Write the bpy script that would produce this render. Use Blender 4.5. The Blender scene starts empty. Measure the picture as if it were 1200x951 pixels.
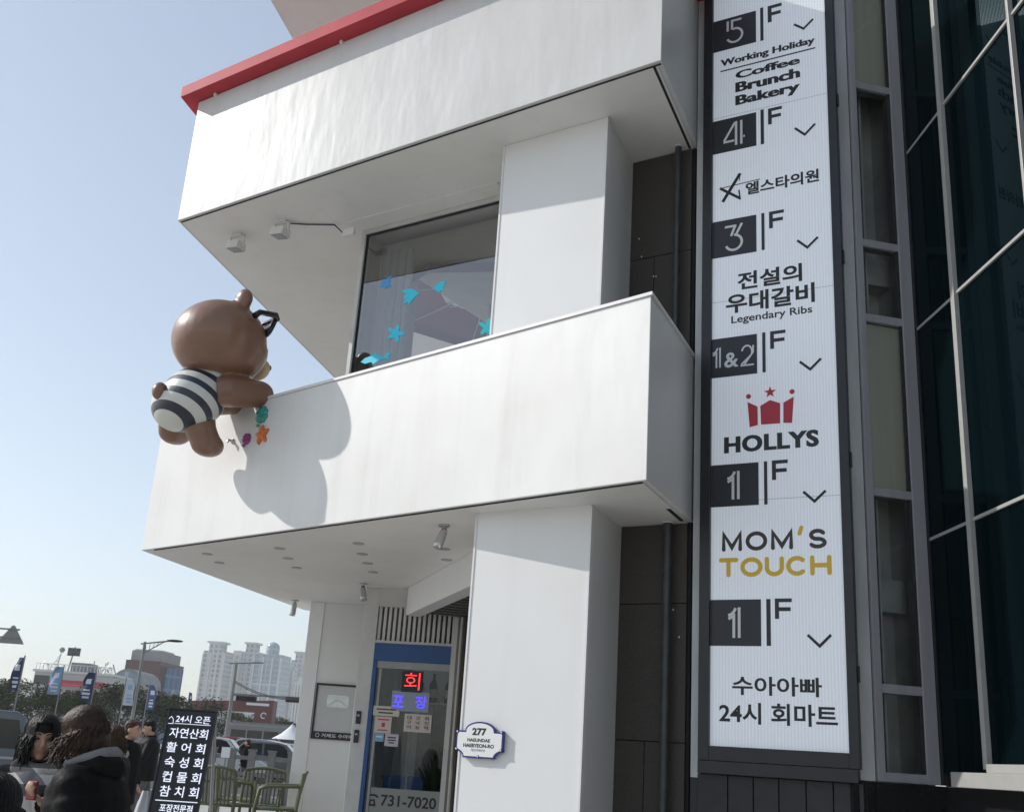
import bpy, bmesh, math, random
from mathutils import Vector, Matrix, Euler, noise
random.seed(7)
R = math.radians
scene = bpy.context.scene
COL = scene.collection

# ------------------------------------------------------------------ camera
FPX, PITCH, ROLL, CX, CY, EYE = 1256.694, R(18.2208), R(3.8293), 600.0, 475.5, 1.6
_fw = Vector((0, math.cos(PITCH), math.sin(PITCH)))
_up = Vector((0, -math.sin(PITCH), math.cos(PITCH)))
_rt = Vector((1, 0, 0))
CAMR = _rt * math.cos(ROLL) + _up * math.sin(ROLL)
CAMU = -_rt * math.sin(ROLL) + _up * math.cos(ROLL)
CAMF = _fw
CAM = Vector((0, 0, EYE))
cd = bpy.data.cameras.new('camera')
cd.sensor_fit = 'HORIZONTAL'; cd.sensor_width = 36.0; cd.lens = 36.0 * FPX / 1200.0
cd.clip_start = 0.05; cd.clip_end = 9000
cam = bpy.data.objects.new('camera', cd); COL.objects.link(cam)
cam.matrix_world = Matrix(((CAMR.x, CAMU.x, -CAMF.x, 0), (CAMR.y, CAMU.y, -CAMF.y, 0), (CAMR.z, CAMU.z, -CAMF.z, EYE), (0, 0, 0, 1)))
scene.camera = cam

# ------------------------------------------------------------------ sky, sun, exposure
SUN_DIR = Vector((0.818, -0.174, -0.549)).normalized()
w = bpy.data.worlds.new('World'); scene.world = w; w.use_nodes = True
nt = w.node_tree; nt.nodes.clear()
sky = nt.nodes.new('ShaderNodeTexSky'); sky.sky_type = 'NISHITA'; sky.sun_disc = False
sky.sun_elevation = math.asin(-SUN_DIR.z); sky.sun_rotation = R(282)
sky.altitude = 0; sky.air_density = 1.0; sky.dust_density = 0.5; sky.ozone_density = 1.3
bg = nt.nodes.new('ShaderNodeBackground'); bg.inputs['Strength'].default_value = 0.15
out = nt.nodes.new('ShaderNodeOutputWorld')
hs = nt.nodes.new('ShaderNodeHueSaturation'); hs.inputs['Saturation'].default_value = 0.80
gm_ = nt.nodes.new('ShaderNodeGamma'); gm_.inputs['Gamma'].default_value = 0.68
nt.links.new(sky.outputs[0], gm_.inputs['Color']); nt.links.new(gm_.outputs[0], hs.inputs['Color']); nt.links.new(hs.outputs[0], bg.inputs['Color']); nt.links.new(bg.outputs[0], out.inputs['Surface'])
sl = bpy.data.lights.new('sun', 'SUN'); sl.energy = 2.0; sl.angle = R(0.53); sl.color = (1.0, 0.965, 0.92)
so = bpy.data.objects.new('sun', sl); COL.objects.link(so)
so.rotation_euler = SUN_DIR.to_track_quat('-Z', 'Y').to_euler(); so.location = (-8, 0, 14)
scene.view_settings.view_transform = 'Standard'; scene.view_settings.look = 'None'
scene.view_settings.gamma = 1.0; scene.view_settings.exposure = 0.93
scene.view_settings.use_curve_mapping = False
scene.cycles.max_bounces = 8; scene.cycles.transparent_max_bounces = 16
scene.cycles.use_denoising = True
scene.cycles.sample_clamp_indirect = 6.0

# ------------------------------------------------------------------ helpers
def ray(x, y):
    return (CAMR * (x - CX) - CAMU * (y - CY) + CAMF * FPX) / FPX
def onz(x, y, z):
    d = ray(x, y); return CAM + d * ((z - EYE) / d.z)
def at(x, y, Y):
    d = ray(x, y); return CAM + d * (Y / d.y)

class Fr:
    """local frame of an upright plane: s along it, d out of it, z up"""
    def __init__(s, o, az):
        s.o = Vector((o[0], o[1], 0)); a = R(az)
        s.t = Vector((math.cos(a), math.sin(a), 0)); s.n = Vector((s.t.y, -s.t.x, 0)); s.az = az
    def p(s, a, d, z): return s.o + s.t * a + s.n * d + Vector((0, 0, z))
    def hit(s, x, y, d=0.0):
        q = s.o + s.n * d; v = ray(x, y); k = ((q - CAM).dot(s.n)) / v.dot(s.n)
        r = CAM + v * k; return ((r - s.o).dot(s.t), r.z)
    def loc(s, v): r = Vector((v.x, v.y, 0)) - s.o; return (r.dot(s.t), r.dot(s.n))
WORLD = Fr((0, 0), 0)          # s = x, d = -y

def tag(o, label=None, cat=None, group=None, kind=None):
    for k, v in (('label', label), ('category', cat), ('group', group), ('kind', kind)):
        if v: o[k] = v
    return o
def thing(name, loc, label, cat, group=None, rz=0):
    o = bpy.data.objects.new(name, None); COL.objects.link(o); o.location = loc; o.rotation_euler = (0, 0, rz)
    o.empty_display_size = 0.2
    return tag(o, label, cat, group)
def root_of(o):
    while o.parent: o = o.parent
    return o
def copy_tree(o, parent=None):
    c = o.copy(); COL.objects.link(c)
    if parent: c.parent = parent
    for ch in list(o.children): copy_tree(ch, c)
    return c

class MB:
    def __init__(s): s.v = []; s.f = []; s.sm = []
    def add(s, vs, fs, smooth=False):
        b = len(s.v); s.v += [Vector(q) for q in vs]
        for f in fs: s.f.append([i + b for i in f]); s.sm.append(smooth)
        return s
    def hexa(s, q):
        return s.add(q, [(0, 3, 2, 1), (4, 5, 6, 7), (0, 1, 5, 4), (1, 2, 6, 5), (2, 3, 7, 6), (3, 0, 4, 7)])
    def box(s, fr, a0, a1, d0, d1, z0, z1):
        P = fr.p
        return s.hexa([P(a0, d1, z0), P(a1, d1, z0), P(a1, d0, z0), P(a0, d0, z0), P(a0, d1, z1), P(a1, d1, z1), P(a1, d0, z1), P(a0, d0, z1)])
    def bx(s, x0, x1, y0, y1, z0, z1): return s.box(WORLD, x0, x1, -y1, -y0, z0, z1)
    def prism(s, poly, z0, z1):
        n = len(poly); A = sum(poly[i][0] * poly[(i + 1) % n][1] - poly[(i + 1) % n][0] * poly[i][1] for i in range(n))
        if A < 0: poly = poly[::-1]
        vs = [(p[0], p[1], z0) for p in poly] + [(p[0], p[1], z1) for p in poly]
        return s.add(vs, [tuple(range(n - 1, -1, -1)), tuple(range(n, 2 * n))] + [(i, (i + 1) % n, n + (i + 1) % n, n + i) for i in range(n)])
    def plate(s, fr, poly, d0, d1):
        """outline (s,z) extruded from d0 to d1 in a frame"""
        n = len(poly); A = sum(poly[i][0] * poly[(i + 1) % n][1] - poly[(i + 1) % n][0] * poly[i][1] for i in range(n))
        if A < 0: poly = poly[::-1]
        vs = [fr.p(p[0], d1, p[1]) for p in poly] + [fr.p(p[0], d0, p[1]) for p in poly]
        return s.add(vs, [tuple(range(n)), tuple(range(2 * n - 1, n - 1, -1))] + [(i, n + i, n + (i + 1) % n, (i + 1) % n) for i in range(n)])
    def tube(s, pts, r, n=8, caps=True):
        pts = [Vector(p) for p in pts]; m = len(pts); rs = r if isinstance(r, (list, tuple)) else [r] * m
        vs = []; ref = None
        for i, p in enumerate(pts):
            t = (pts[min(i + 1, m - 1)] - pts[max(i - 1, 0)]).normalized()
            if ref is None: ref = t.orthogonal().normalized()
            ref = (ref - t * ref.dot(t)); ref = ref.normalized() if ref.length > 1e-6 else t.orthogonal().normalized()
            b = t.cross(ref)
            for k in range(n):
                a = 2 * math.pi * k / n; vs.append(p + (ref * math.cos(a) + b * math.sin(a)) * rs[i])
        fs = [(i * n + k, i * n + (k + 1) % n, (i + 1) * n + (k + 1) % n, (i + 1) * n + k) for i in range(m - 1) for k in range(n)]
        s.add(vs, fs, True)
        if caps:
            s.add(vs[:n], [tuple(range(n - 1, -1, -1))]); s.add(vs[-n:], [tuple(range(n))])
        return s
    def ell(s, c, r, rot=None, nu=20, nv=12, fn=None):
        c = Vector(c); r = (r, r, r) if isinstance(r, (int, float)) else r; vs = []
        for j in range(nv + 1):
            th = math.pi * j / nv
            for i in range(nu):
                ph = 2 * math.pi * i / nu
                u = Vector((math.sin(th) * math.cos(ph), math.sin(th) * math.sin(ph), math.cos(th)))
                if fn: u = fn(u)
                q = Vector((u.x * r[0], u.y * r[1], u.z * r[2]))
                if rot is not None: q = rot @ q
                vs.append(c + q)
        fs = [(j * nu + i, (j + 1) * nu + i, (j + 1) * nu + (i + 1) % nu, j * nu + (i + 1) % nu) for j in range(nv) for i in range(nu)]
        return s.add(vs, fs, True)
    def lathe(s, prof, c, n=20, axis=None):
        """profile (r, h) turned about an axis through c"""
        c = Vector(c); ax = Vector(axis).normalized() if axis else Vector((0, 0, 1)); a = ax.orthogonal().normalized(); b = ax.cross(a)
        vs = [c + ax * h + (a * math.cos(2 * math.pi * k / n) + b * math.sin(2 * math.pi * k / n)) * r for r, h in prof for k in range(n)]
        m = len(prof)
        fs = [(i * n + k, i * n + (k + 1) % n, (i + 1) * n + (k + 1) % n, (i + 1) * n + k) for i in range(m - 1) for k in range(n)]
        s.add(vs, fs, True)
        if prof[0][0] > 1e-5: s.add(vs[:n], [tuple(range(n - 1, -1, -1))])
        if prof[-1][0] > 1e-5: s.add(vs[-n:], [tuple(range(n))])
        return s
    def build(s, name, mat, parent=None, label=None, cat=None, group=None, kind=None, local=False, bevel=0, mods=None, merge=False):
        vs = s.v
        off = Vector((0, 0, 0))
        if parent is not None:
            if not local: off = root_of(parent).location.copy()
        elif not local:
            lo = [min(v[i] for v in vs) for i in range(3)]; hi = [max(v[i] for v in vs) for i in range(3)]
            off = Vector(((lo[0] + hi[0]) / 2, (lo[1] + hi[1]) / 2, lo[2]))
        me = bpy.data.meshes.new(name)
        me.from_pydata([v - off for v in vs], [], s.f)
        me.polygons.foreach_set('use_smooth', s.sm); me.materials.append(mat)
        if merge:
            b = bmesh.new(); b.from_mesh(me); bmesh.ops.remove_doubles(b, verts=b.verts, dist=1e-5)
            bmesh.ops.dissolve_degenerate(b, edges=b.edges, dist=1e-6); bmesh.ops.recalc_face_normals(b, faces=b.faces); b.to_mesh(me); b.free()
        me.update()
        o = bpy.data.objects.new(name, me); COL.objects.link(o)
        if parent is not None: o.parent = parent
        else: o.location = off
        if bevel:
            m = o.modifiers.new('bevel', 'BEVEL'); m.width = bevel; m.segments = 2; m.limit_method = 'ANGLE'; m.angle_limit = R(40)
        return tag(o, label, cat, group, kind)

def add_mesh(mb, me, M, smooth=False):
    mb.add([M @ v.co for v in me.vertices], [tuple(p.vertices) for p in me.polygons], smooth)

FONTS = {}
def font(nm):
    if nm not in FONTS:
        try: FONTS[nm] = bpy.data.fonts.load(bpy.utils.system_resource('DATAFILES', path='fonts') + '/' + nm)
        except Exception: FONTS[nm] = None
    return FONTS[nm]
def text_flat(body, bold=0.0, fnt=None, spacing=1.0):
    cu = bpy.data.curves.new('lettering', 'FONT'); cu.body = body; cu.offset = bold; cu.resolution_u = 4; cu.space_character = spacing
    if fnt and font(fnt): cu.font = font(fnt)
    o = bpy.data.objects.new('lettering', cu); COL.objects.link(o)
    me = bpy.data.meshes.new_from_object(o)
    vs = [v.co.copy() for v in me.vertices]; fs = [tuple(p.vertices) for p in me.polygons]
    bpy.data.objects.remove(o); bpy.data.curves.remove(cu); bpy.data.meshes.remove(me)
    return vs, fs
def letters(mb, fr, body, s0, s1, z0, z1, d, bold=0.0, fnt=None, thick=0.0, spacing=1.0, slope=0.0):
    """writing fitted into s0..s1, z0..z1 on a frame's plane"""
    vs, fs = text_flat(body, bold, fnt, spacing)
    lo = [min(v[i] for v in vs) for i in (0, 1)]; hi = [max(v[i] for v in vs) for i in (0, 1)]
    def mp(v, dd):
        a = s0 + (s1 - s0) * (v[0] - lo[0]) / (hi[0] - lo[0])
        return fr.p(a, dd, z0 + (z1 - z0) * (v[1] - lo[1]) / (hi[1] - lo[1]) + slope * (a - s0))
    mb.add([mp(v, d + thick) for v in vs], fs)
    if thick:
        ed = {}
        for f in fs:
            for i in range(len(f)):
                e = (f[i], f[(i + 1) % len(f)]); ed[e] = 1
        rim = [e for e in ed if (e[1], e[0]) not in ed]
        for a, b in rim:
            mb.add([mp(vs[a], d + thick), mp(vs[a], d), mp(vs[b], d), mp(vs[b], d + thick)], [(0, 1, 2, 3)])
    return mb
def ribbon(mb, fr, pts, w, d, thick=0.002, closed=False, round_=False):
    """a brush stroke of width w along (s,z) points"""
    P = [Vector((p[0], p[1])) for p in pts]; n = len(P); L = []; Rr = []
    for i in range(n):
        a = P[i - 1] if (i > 0 or closed) else None; b = P[(i + 1) % n] if (i < n - 1 or closed) else None
        t1 = (P[i] - a).normalized() if a is not None else None; t2 = (b - P[i]).normalized() if b is not None else None
        t1 = t1 or t2; t2 = t2 or t1
        m = (t1 + t2); m = m.normalized() if m.length > 1e-6 else t1
        nn = Vector((-m.y, m.x)); k = 1.0 / max(0.45, nn.dot(Vector((-t1.y, t1.x))))
        L.append(P[i] + nn * (w / 2 * k)); Rr.append(P[i] - nn * (w / 2 * k))
    if closed:
        for i in range(n):
            j = (i + 1) % n; q = [Rr[i], Rr[j], L[j], L[i]]
            mb.add([fr.p(x.x, d + thick, x.y) for x in q], [(0, 1, 2, 3)])
        return mb
    poly = list(Rr)
    if round_:
        t = (P[-1] - P[-2]).normalized()
        for k in range(1, 6):
            a = -math.pi / 2 + math.pi * k / 6; poly.append(P[-1] + (t * math.cos(a) + Vector((-t.y, t.x)) * math.sin(a)) * w / 2)
    poly += L[::-1]
    if round_:
        t = (P[0] - P[1]).normalized()
        for k in range(1, 6):
            a = -math.pi / 2 + math.pi * k / 6; poly.append(P[0] + (t * math.cos(a) + Vector((-t.y, t.x)) * math.sin(a)) * w / 2)
    from mathutils.geometry import tessellate_polygon
    tris = tessellate_polygon([[Vector((q.x, q.y, 0)) for q in poly]])
    mb.add([fr.p(q.x, d + thick, q.y) for q in poly], [tuple(t) for t in tris])
    return mb
def arc(cx, cz, rx, rz, a0, a1, n=14):
    return [(cx + rx * math.cos(R(a0 + (a1 - a0) * i / n)), cz + rz * math.sin(R(a0 + (a1 - a0) * i / n))) for i in range(n + 1)]

# ------------------------------------------------------------------ materials
def mat(name, col, rough=0.6, metal=0.0, var=0.0, vscale=6.0, bump=0.0, bscale=30.0, spec=0.5, emit=None, estr=1.0, stretch=(1, 1, 1), coat=0.0, alpha=None, detail=4.0):
    m = bpy.data.materials.new(name); m.use_nodes = True; n = m.node_tree; b = n.nodes['Principled BSDF']
    b.inputs['Base Color'].default_value = (*col, 1); b.inputs['Roughness'].default_value = rough; b.inputs['Metallic'].default_value = metal
    b.inputs['Specular IOR Level'].default_value = spec; b.inputs['Coat Weight'].default_value = coat; b.inputs['Coat Roughness'].default_value = 0.08
    if emit: b.inputs['Emission Color'].default_value = (*emit, 1); b.inputs['Emission Strength'].default_value = estr
    if alpha is not None: b.inputs['Alpha'].default_value = alpha
    if var or bump:
        tc = n.nodes.new('ShaderNodeTexCoord'); mp = n.nodes.new('ShaderNodeMapping'); mp.inputs['Scale'].default_value = stretch
        n.links.new(tc.outputs['Object'], mp.inputs['Vector'])
    if var:
        t = n.nodes.new('ShaderNodeTexNoise'); t.inputs['Scale'].default_value = vscale; t.inputs['Detail'].default_value = detail; t.inputs['Roughness'].default_value = 0.6
        n.links.new(mp.outputs[0], t.inputs['Vector'])
        r = n.nodes.new('ShaderNodeValToRGB'); r.color_ramp.elements[0].position = 0.3; r.color_ramp.elements[1].position = 0.7
        r.color_ramp.elements[0].color = (*[max(0, c * (1 - var)) for c in col], 1); r.color_ramp.elements[1].color = (*[min(0.95, c * (1 + var)) for c in col], 1)
        n.links.new(t.outputs['Fac'], r.inputs['Fac']); n.links.new(r.outputs[0], b.inputs['Base Color'])
    if bump:
        t2 = n.nodes.new('ShaderNodeTexNoise'); t2.inputs['Scale'].default_value = bscale; t2.inputs['Detail'].default_value = 3
        n.links.new(mp.outputs[0], t2.inputs['Vector'])
        bp = n.nodes.new('ShaderNodeBump'); bp.inputs['Strength'].default_value = bump; bp.inputs['Distance'].default_value = 0.02
        n.links.new(t2.outputs['Fac'], bp.inputs['Height']); n.links.new(bp.outputs[0], b.inputs['Normal'])
    return m

def glass_mat(name, tint, refl=0.12, rough=0.0, trans=1.0, dark=(0.01, 0.012, 0.013), mirror=(0.93, 0.96, 1)):
    """coated window glass: clear but tinted, with a mirror share growing at grazing angles"""
    m = bpy.data.materials.new(name); m.use_nodes = True; n = m.node_tree; n.nodes.clear()
    o = n.nodes.new('ShaderNodeOutputMaterial'); tr = n.nodes.new('ShaderNodeBsdfTransparent'); tr.inputs[0].default_value = (*tint, 1)
    df = n.nodes.new('ShaderNodeBsdfDiffuse'); df.inputs[0].default_value = (*dark, 1)
    m0 = n.nodes.new('ShaderNodeMixShader'); m0.inputs[0].default_value = 1 - trans
    n.links.new(tr.outputs[0], m0.inputs[1]); n.links.new(df.outputs[0], m0.inputs[2])
    gl = n.nodes.new('ShaderNodeBsdfGlossy'); gl.inputs['Roughness'].default_value = rough; gl.inputs[0].default_value = (*mirror, 1)
    lw = n.nodes.new('ShaderNodeFresnel'); lw.inputs['IOR'].default_value = 1.5
    ad = n.nodes.new('ShaderNodeMath'); ad.operation = 'ADD'; ad.use_clamp = True; ad.inputs[1].default_value = refl
    n.links.new(lw.outputs[0], ad.inputs[0])
    mx = n.nodes.new('ShaderNodeMixShader'); n.links.new(ad.outputs[0], mx.inputs[0]); n.links.new(m0.outputs[0], mx.inputs[1]); n.links.new(gl.outputs[0], mx.inputs[2])
    n.links.new(mx.outputs[0], o.inputs[0]); return m

def paint_mat(name, col, rough, wave, dirt, streak=True):
    """brushed-on wall paint: waves in the coat that catch the light, thin rain streaks, faint grime"""
    m = mat(name, col, rough); n = m.node_tree; b = n.nodes['Principled BSDF']
    tc = n.nodes.new('ShaderNodeTexCoord'); L = n.links
    def noise_(sc, st, det=4, ro=0.55):
        mp = n.nodes.new('ShaderNodeMapping'); mp.inputs['Scale'].default_value = st; L.new(tc.outputs['Object'], mp.inputs[0])
        t = n.nodes.new('ShaderNodeTexNoise'); t.inputs['Scale'].default_value = sc; t.inputs['Detail'].default_value = det; t.inputs['Roughness'].default_value = ro
        L.new(mp.outputs[0], t.inputs['Vector']); return t.outputs['Fac']
    def ramp(src, p0, p1, c0, c1):
        r = n.nodes.new('ShaderNodeValToRGB'); r.color_ramp.elements[0].position = p0; r.color_ramp.elements[1].position = p1
        r.color_ramp.elements[0].color = c0; r.color_ramp.elements[1].color = c1; L.new(src, r.inputs[0]); return r.outputs[0]
    g = 1 - dirt
    a = ramp(noise_(1.3, (1, 1, 1), 6), 0.3, 0.62, (g * .99, g * .985, g * .965, 1), (1, 1, 1, 1))
    s = ramp(noise_(5.0, (1, 1, 0.06), 5, .65), 0.30, 0.48, (1 - dirt * .9, 1 - dirt * .95, 1 - dirt * 1.1, 1), (1, 1, 1, 1))
    mx = n.nodes.new('ShaderNodeMix'); mx.data_type = 'RGBA'; mx.blend_type = 'MULTIPLY'; mx.inputs[0].default_value = 1.0
    L.new(a, mx.inputs[6]); L.new(s, mx.inputs[7])
    m2 = n.nodes.new('ShaderNodeMix'); m2.data_type = 'RGBA'; m2.blend_type = 'MULTIPLY'; m2.inputs[0].default_value = 1.0
    m2.inputs[6].default_value = (*col, 1); L.new(mx.outputs[2], m2.inputs[7]); L.new(m2.outputs[2], b.inputs['Base Color'])
    add = n.nodes.new('ShaderNodeMath'); add.operation = 'MULTIPLY_ADD'; add.inputs[1].default_value = 0.16
    L.new(noise_(9, (1, 1, .4), 2), add.inputs[0]); L.new(noise_(2.2, (1, 1, .35), 3), add.inputs[2])
    bp = n.nodes.new('ShaderNodeBump'); bp.inputs['Strength'].default_value = wave; bp.inputs['Distance'].default_value = 0.05
    L.new(add.outputs[0], bp.inputs['Height']); L.new(bp.outputs[0], b.inputs['Normal'])
    return m

M = {}
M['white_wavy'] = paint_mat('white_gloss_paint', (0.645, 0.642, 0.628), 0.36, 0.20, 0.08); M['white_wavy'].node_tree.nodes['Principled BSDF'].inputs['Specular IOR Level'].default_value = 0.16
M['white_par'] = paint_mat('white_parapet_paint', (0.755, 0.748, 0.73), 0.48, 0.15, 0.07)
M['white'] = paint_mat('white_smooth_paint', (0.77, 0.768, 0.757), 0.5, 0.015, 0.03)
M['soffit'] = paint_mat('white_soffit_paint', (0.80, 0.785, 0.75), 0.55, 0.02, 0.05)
M['cap'] = mat('white_metal_cap', (0.72, 0.71, 0.70), 0.4, 0.0, 0.05)
M['groove'] = mat('dark_groove', (0.02, 0.02, 0.02), 0.9)
M['red_trim'] = mat('red_roof_trim', (0.46, 0.050, 0.066), 0.6, 0, 0.10, 3, 0.05, 20, spec=0.15)
M['tile'] = mat('dark_stone_tile', (0.056, 0.048, 0.040), 0.6, 0, 0.5, 160, 0.25, 240, detail=2)
M['pipe'] = mat('dark_grey_pipe', (0.045, 0.05, 0.052), 0.4, 0.0, 0.3, 8)
M['strip'] = mat('bare_aluminium', (0.50, 0.51, 0.51), 0.5, 0.15, 0.18, 5, stretch=(1, 1, .2))
M['black_frame'] = mat('black_sign_frame', (0.013, 0.014, 0.017), 0.35, 0, 0.2, 9)
M['slat'] = mat('black_cladding', (0.018, 0.019, 0.021), 0.5, 0, 0.25, 12, 0.04, 40)
M['alu'] = mat('grey_aluminium', (0.34, 0.34, 0.355), 0.45, 0.1, 0.12, 3, stretch=(3, 3, .3))
M['alu_light'] = mat('pale_aluminium', (0.30, 0.30, 0.305), 0.45, 0.3, 0.12, 3, stretch=(3, 3, .3))
M['dark'] = mat('dark_inside', (0.012, 0.012, 0.013), 0.8)
M['cream'] = mat('cream_wall', (0.44, 0.41, 0.35), 0.8, 0, 0.06)
M['white_metal'] = mat('white_mullion', (0.36, 0.355, 0.335), 0.45, 0.1, 0.06, 8)
M['black_stone'] = mat('black_polished_stone', (0.012, 0.012, 0.013), 0.25, 0, 0.3, 40)
M['dark_ink'] = mat('charcoal_lettering', (0.022, 0.024, 0.030), 0.45)
M['black_ink'] = mat('black_lettering', (0.012, 0.012, 0.013), 0.45)
M['white_ink'] = mat('white_lettering', (0.72, 0.72, 0.73), 0.45)
M['red_ink'] = mat('red_lettering', (0.50, 0.03, 0.05), 0.4)
M['brown_ink'] = mat('brown_lettering', (0.050, 0.030, 0.028), 0.4)
M['yellow_ink'] = mat('yellow_lettering', (0.78, 0.50, 0.04), 0.4)
M['glass_win'] = glass_mat('window_glass', (0.80, 0.82, 0.83), 0.135)
M['glass_door'] = glass_mat('door_glass', (0.70, 0.74, 0.72), 0.0)
M['glass_strip'] = glass_mat('stair_window_glass', (0.85, 0.87, 0.86), 0.0)
M['glass_wing'] = glass_mat('dark_curtain_glass', (0.10, 0.16, 0.17), -0.075, trans=0.0, dark=(0.0015, 0.005, 0.0065), mirror=(0.32, 0.44, 0.48))
M['steel'] = mat('brushed_steel', (0.55, 0.55, 0.55), 0.3, 0.9)
M['blue'] = mat('blue_door_paint', (0.012, 0.075, 0.24), 0.4, 0, 0.12, 6)
M['grey_frame'] = mat('grey_door_frame', (0.56, 0.555, 0.535), 0.5, 0.05, 0.08, 5)

# pearly corrugated plastic of the sign face
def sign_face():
    m = mat('sign_face_plastic', (0.66, 0.70, 0.76), 0.28, spec=0.5, emit=(0.86, 0.93, 1.0), estr=0.10); n = m.node_tree; b = n.nodes['Principled BSDF']  # sign is unlit; faint emission added to stand in for bounced sunlight
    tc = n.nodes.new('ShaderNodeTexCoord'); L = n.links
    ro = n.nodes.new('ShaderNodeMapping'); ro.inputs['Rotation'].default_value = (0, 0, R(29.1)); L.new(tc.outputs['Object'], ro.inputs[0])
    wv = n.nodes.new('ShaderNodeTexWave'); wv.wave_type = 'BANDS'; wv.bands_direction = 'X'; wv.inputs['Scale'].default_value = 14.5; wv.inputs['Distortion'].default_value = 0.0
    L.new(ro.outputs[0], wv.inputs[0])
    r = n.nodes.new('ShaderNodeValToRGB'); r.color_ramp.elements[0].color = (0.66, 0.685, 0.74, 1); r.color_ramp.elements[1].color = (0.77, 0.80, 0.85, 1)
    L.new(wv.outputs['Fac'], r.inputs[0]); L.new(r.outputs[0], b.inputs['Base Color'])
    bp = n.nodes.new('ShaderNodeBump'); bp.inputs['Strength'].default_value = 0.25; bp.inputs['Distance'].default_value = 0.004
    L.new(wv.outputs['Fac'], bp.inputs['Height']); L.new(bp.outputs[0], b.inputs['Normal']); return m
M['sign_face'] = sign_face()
HAZE = 0.00045

# ================================================================== the ground
def ground_mat():
    m = mat('pale_paving', (0.42, 0.41, 0.39), 0.85); n = m.node_tree; b = n.nodes['Principled BSDF']; L = n.links
    tc = n.nodes.new('ShaderNodeTexCoord')
    br = n.nodes.new('ShaderNodeTexBrick'); br.inputs['Scale'].default_value = 2.2; br.inputs['Mortar Size'].default_value = 0.012
    br.inputs['Color1'].default_value = (0.58, 0.56, 0.52, 1); br.inputs['Color2'].default_value = (0.50, 0.485, 0.45, 1); br.inputs['Mortar'].default_value = (0.15, 0.145, 0.14, 1)
    L.new(tc.outputs['Object'], br.inputs[0])
    t = n.nodes.new('ShaderNodeTexNoise'); t.inputs['Scale'].default_value = 1.2; t.inputs['Detail'].default_value = 6; L.new(tc.outputs['Object'], t.inputs[0])
    r = n.nodes.new('ShaderNodeValToRGB'); r.color_ramp.elements[0].position = .3; r.color_ramp.elements[0].color = (.72, .72, .72, 1); r.color_ramp.elements[1].position = .7; r.color_ramp.elements[1].color = (1, 1, 1, 1)
    L.new(t.outputs['Fac'], r.inputs[0])
    x = n.nodes.new('ShaderNodeMix'); x.data_type = 'RGBA'; x.blend_type = 'MULTIPLY'; x.inputs[0].default_value = 1
    L.new(br.outputs[0], x.inputs[6]); L.new(r.outputs[0], x.inputs[7]); L.new(x.outputs[2], b.inputs['Base Color']); return m
g = MB(); g.add([(-3000, -400, 0), (3000, -400, 0), (3000, 5000, 0), (-3000, 5000, 0)], [(0, 1, 2, 3)])
g.build('ground', ground_mat(), kind='structure', local=True)
M['asphalt'] = mat('asphalt', (0.055, 0.055, 0.057), 0.9, 0, 0.25, 3, 0.1, 60)
M['kerb'] = mat('kerb_stone', (0.33, 0.325, 0.31), 0.8, 0, 0.1)
rd = MB(); rd.bx(-220, 220, 33, 66, -0.2, 0.10); rd.build('road', M['asphalt'], kind='structure', local=True)
kb = MB(); kb.bx(-220, 220, 32.6, 32.997, -0.2, 0.16); kb.bx(-220, 220, 66.003, 66.4, -0.2, 0.16); kb.build('kerb', M['kerb'], kind='structure', local=True)
M['deck'] = mat('terrace_concrete', (0.32, 0.31, 0.295), 0.8, 0, 0.12, 4)
tr = MB(); tr.prism([(-4.6, 10.4), (4.0, 10.4), (4.0, 17.5), (-4.6, 17.5)], -0.1, 0.5); tr.build('terrace', M['deck'], kind='structure', local=True)

# ================================================================== the white corner building
LOW = Fr((0.864, 6.448), -42.2)     # balcony front
UPP = Fr((0.894, 6.452), -35.05)    # upper fascia front
PIL = Fr((-0.203, 7.699), -32.9)   # pillar front
WAL = Fr((1.314, 7.543), -32.4)     # dark tiled wall
WIN = Fr((-1.724 + .549 * .22, 9.241 + .836 * .22), -33.3)    # first floor window
DOR = Fr((-1.459, 11.820), -8.0)   # shop door
ZS, ZU = 3.30, 6.379
B = thing('corner_building', (0.0, 9.0, 0), 'white corner building with a jutting balcony, red roof edge and shop door', 'building')
def xy(v): return (v.x, v.y)
def part(mb, name, mt, parent=B, **k): return mb.build(name, mt, parent, **k)
def poly_offset(poly, t):
    """inset a closed polygon (counter-clockwise) by t"""
    n = len(poly); A = sum(poly[i][0] * poly[(i + 1) % n][1] - poly[(i + 1) % n][0] * poly[i][1] for i in range(n))
    if A < 0: poly = poly[::-1]
    o = []
    for i in range(n):
        a, b, c = Vector(poly[i - 1]), Vector(poly[i]), Vector(poly[(i + 1) % n])
        t1, t2 = (b - a).normalized(), (c - b).normalized(); n1, n2 = Vector((-t1.y, t1.x)), Vector((-t2.y, t2.x))
        m = (n1 + n2).normalized(); o.append(tuple(b + m * (t / max(.3, m.dot(n1)))))
    return poly, o
def tray(poly, z0, z1, t, zf):
    """solid slab with a raised rim: outer wall, rim top, inner wall, floor, soffit"""
    P, I = poly_offset(poly, t); n = len(P); mb = MB()
    vs = [(p[0], p[1], z0) for p in P] + [(p[0], p[1], z1) for p in P] + [(p[0], p[1], z1) for p in I] + [(p[0], p[1], zf) for p in I]
    fs = [tuple(range(n - 1, -1, -1)), tuple(range(3 * n, 4 * n))]
    for k in range(3): fs += [(k * n + i, k * n + (i + 1) % n, (k + 1) * n + (i + 1) % n, (k + 1) * n + i) for i in range(n)]
    return mb.add(vs, fs)
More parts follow.
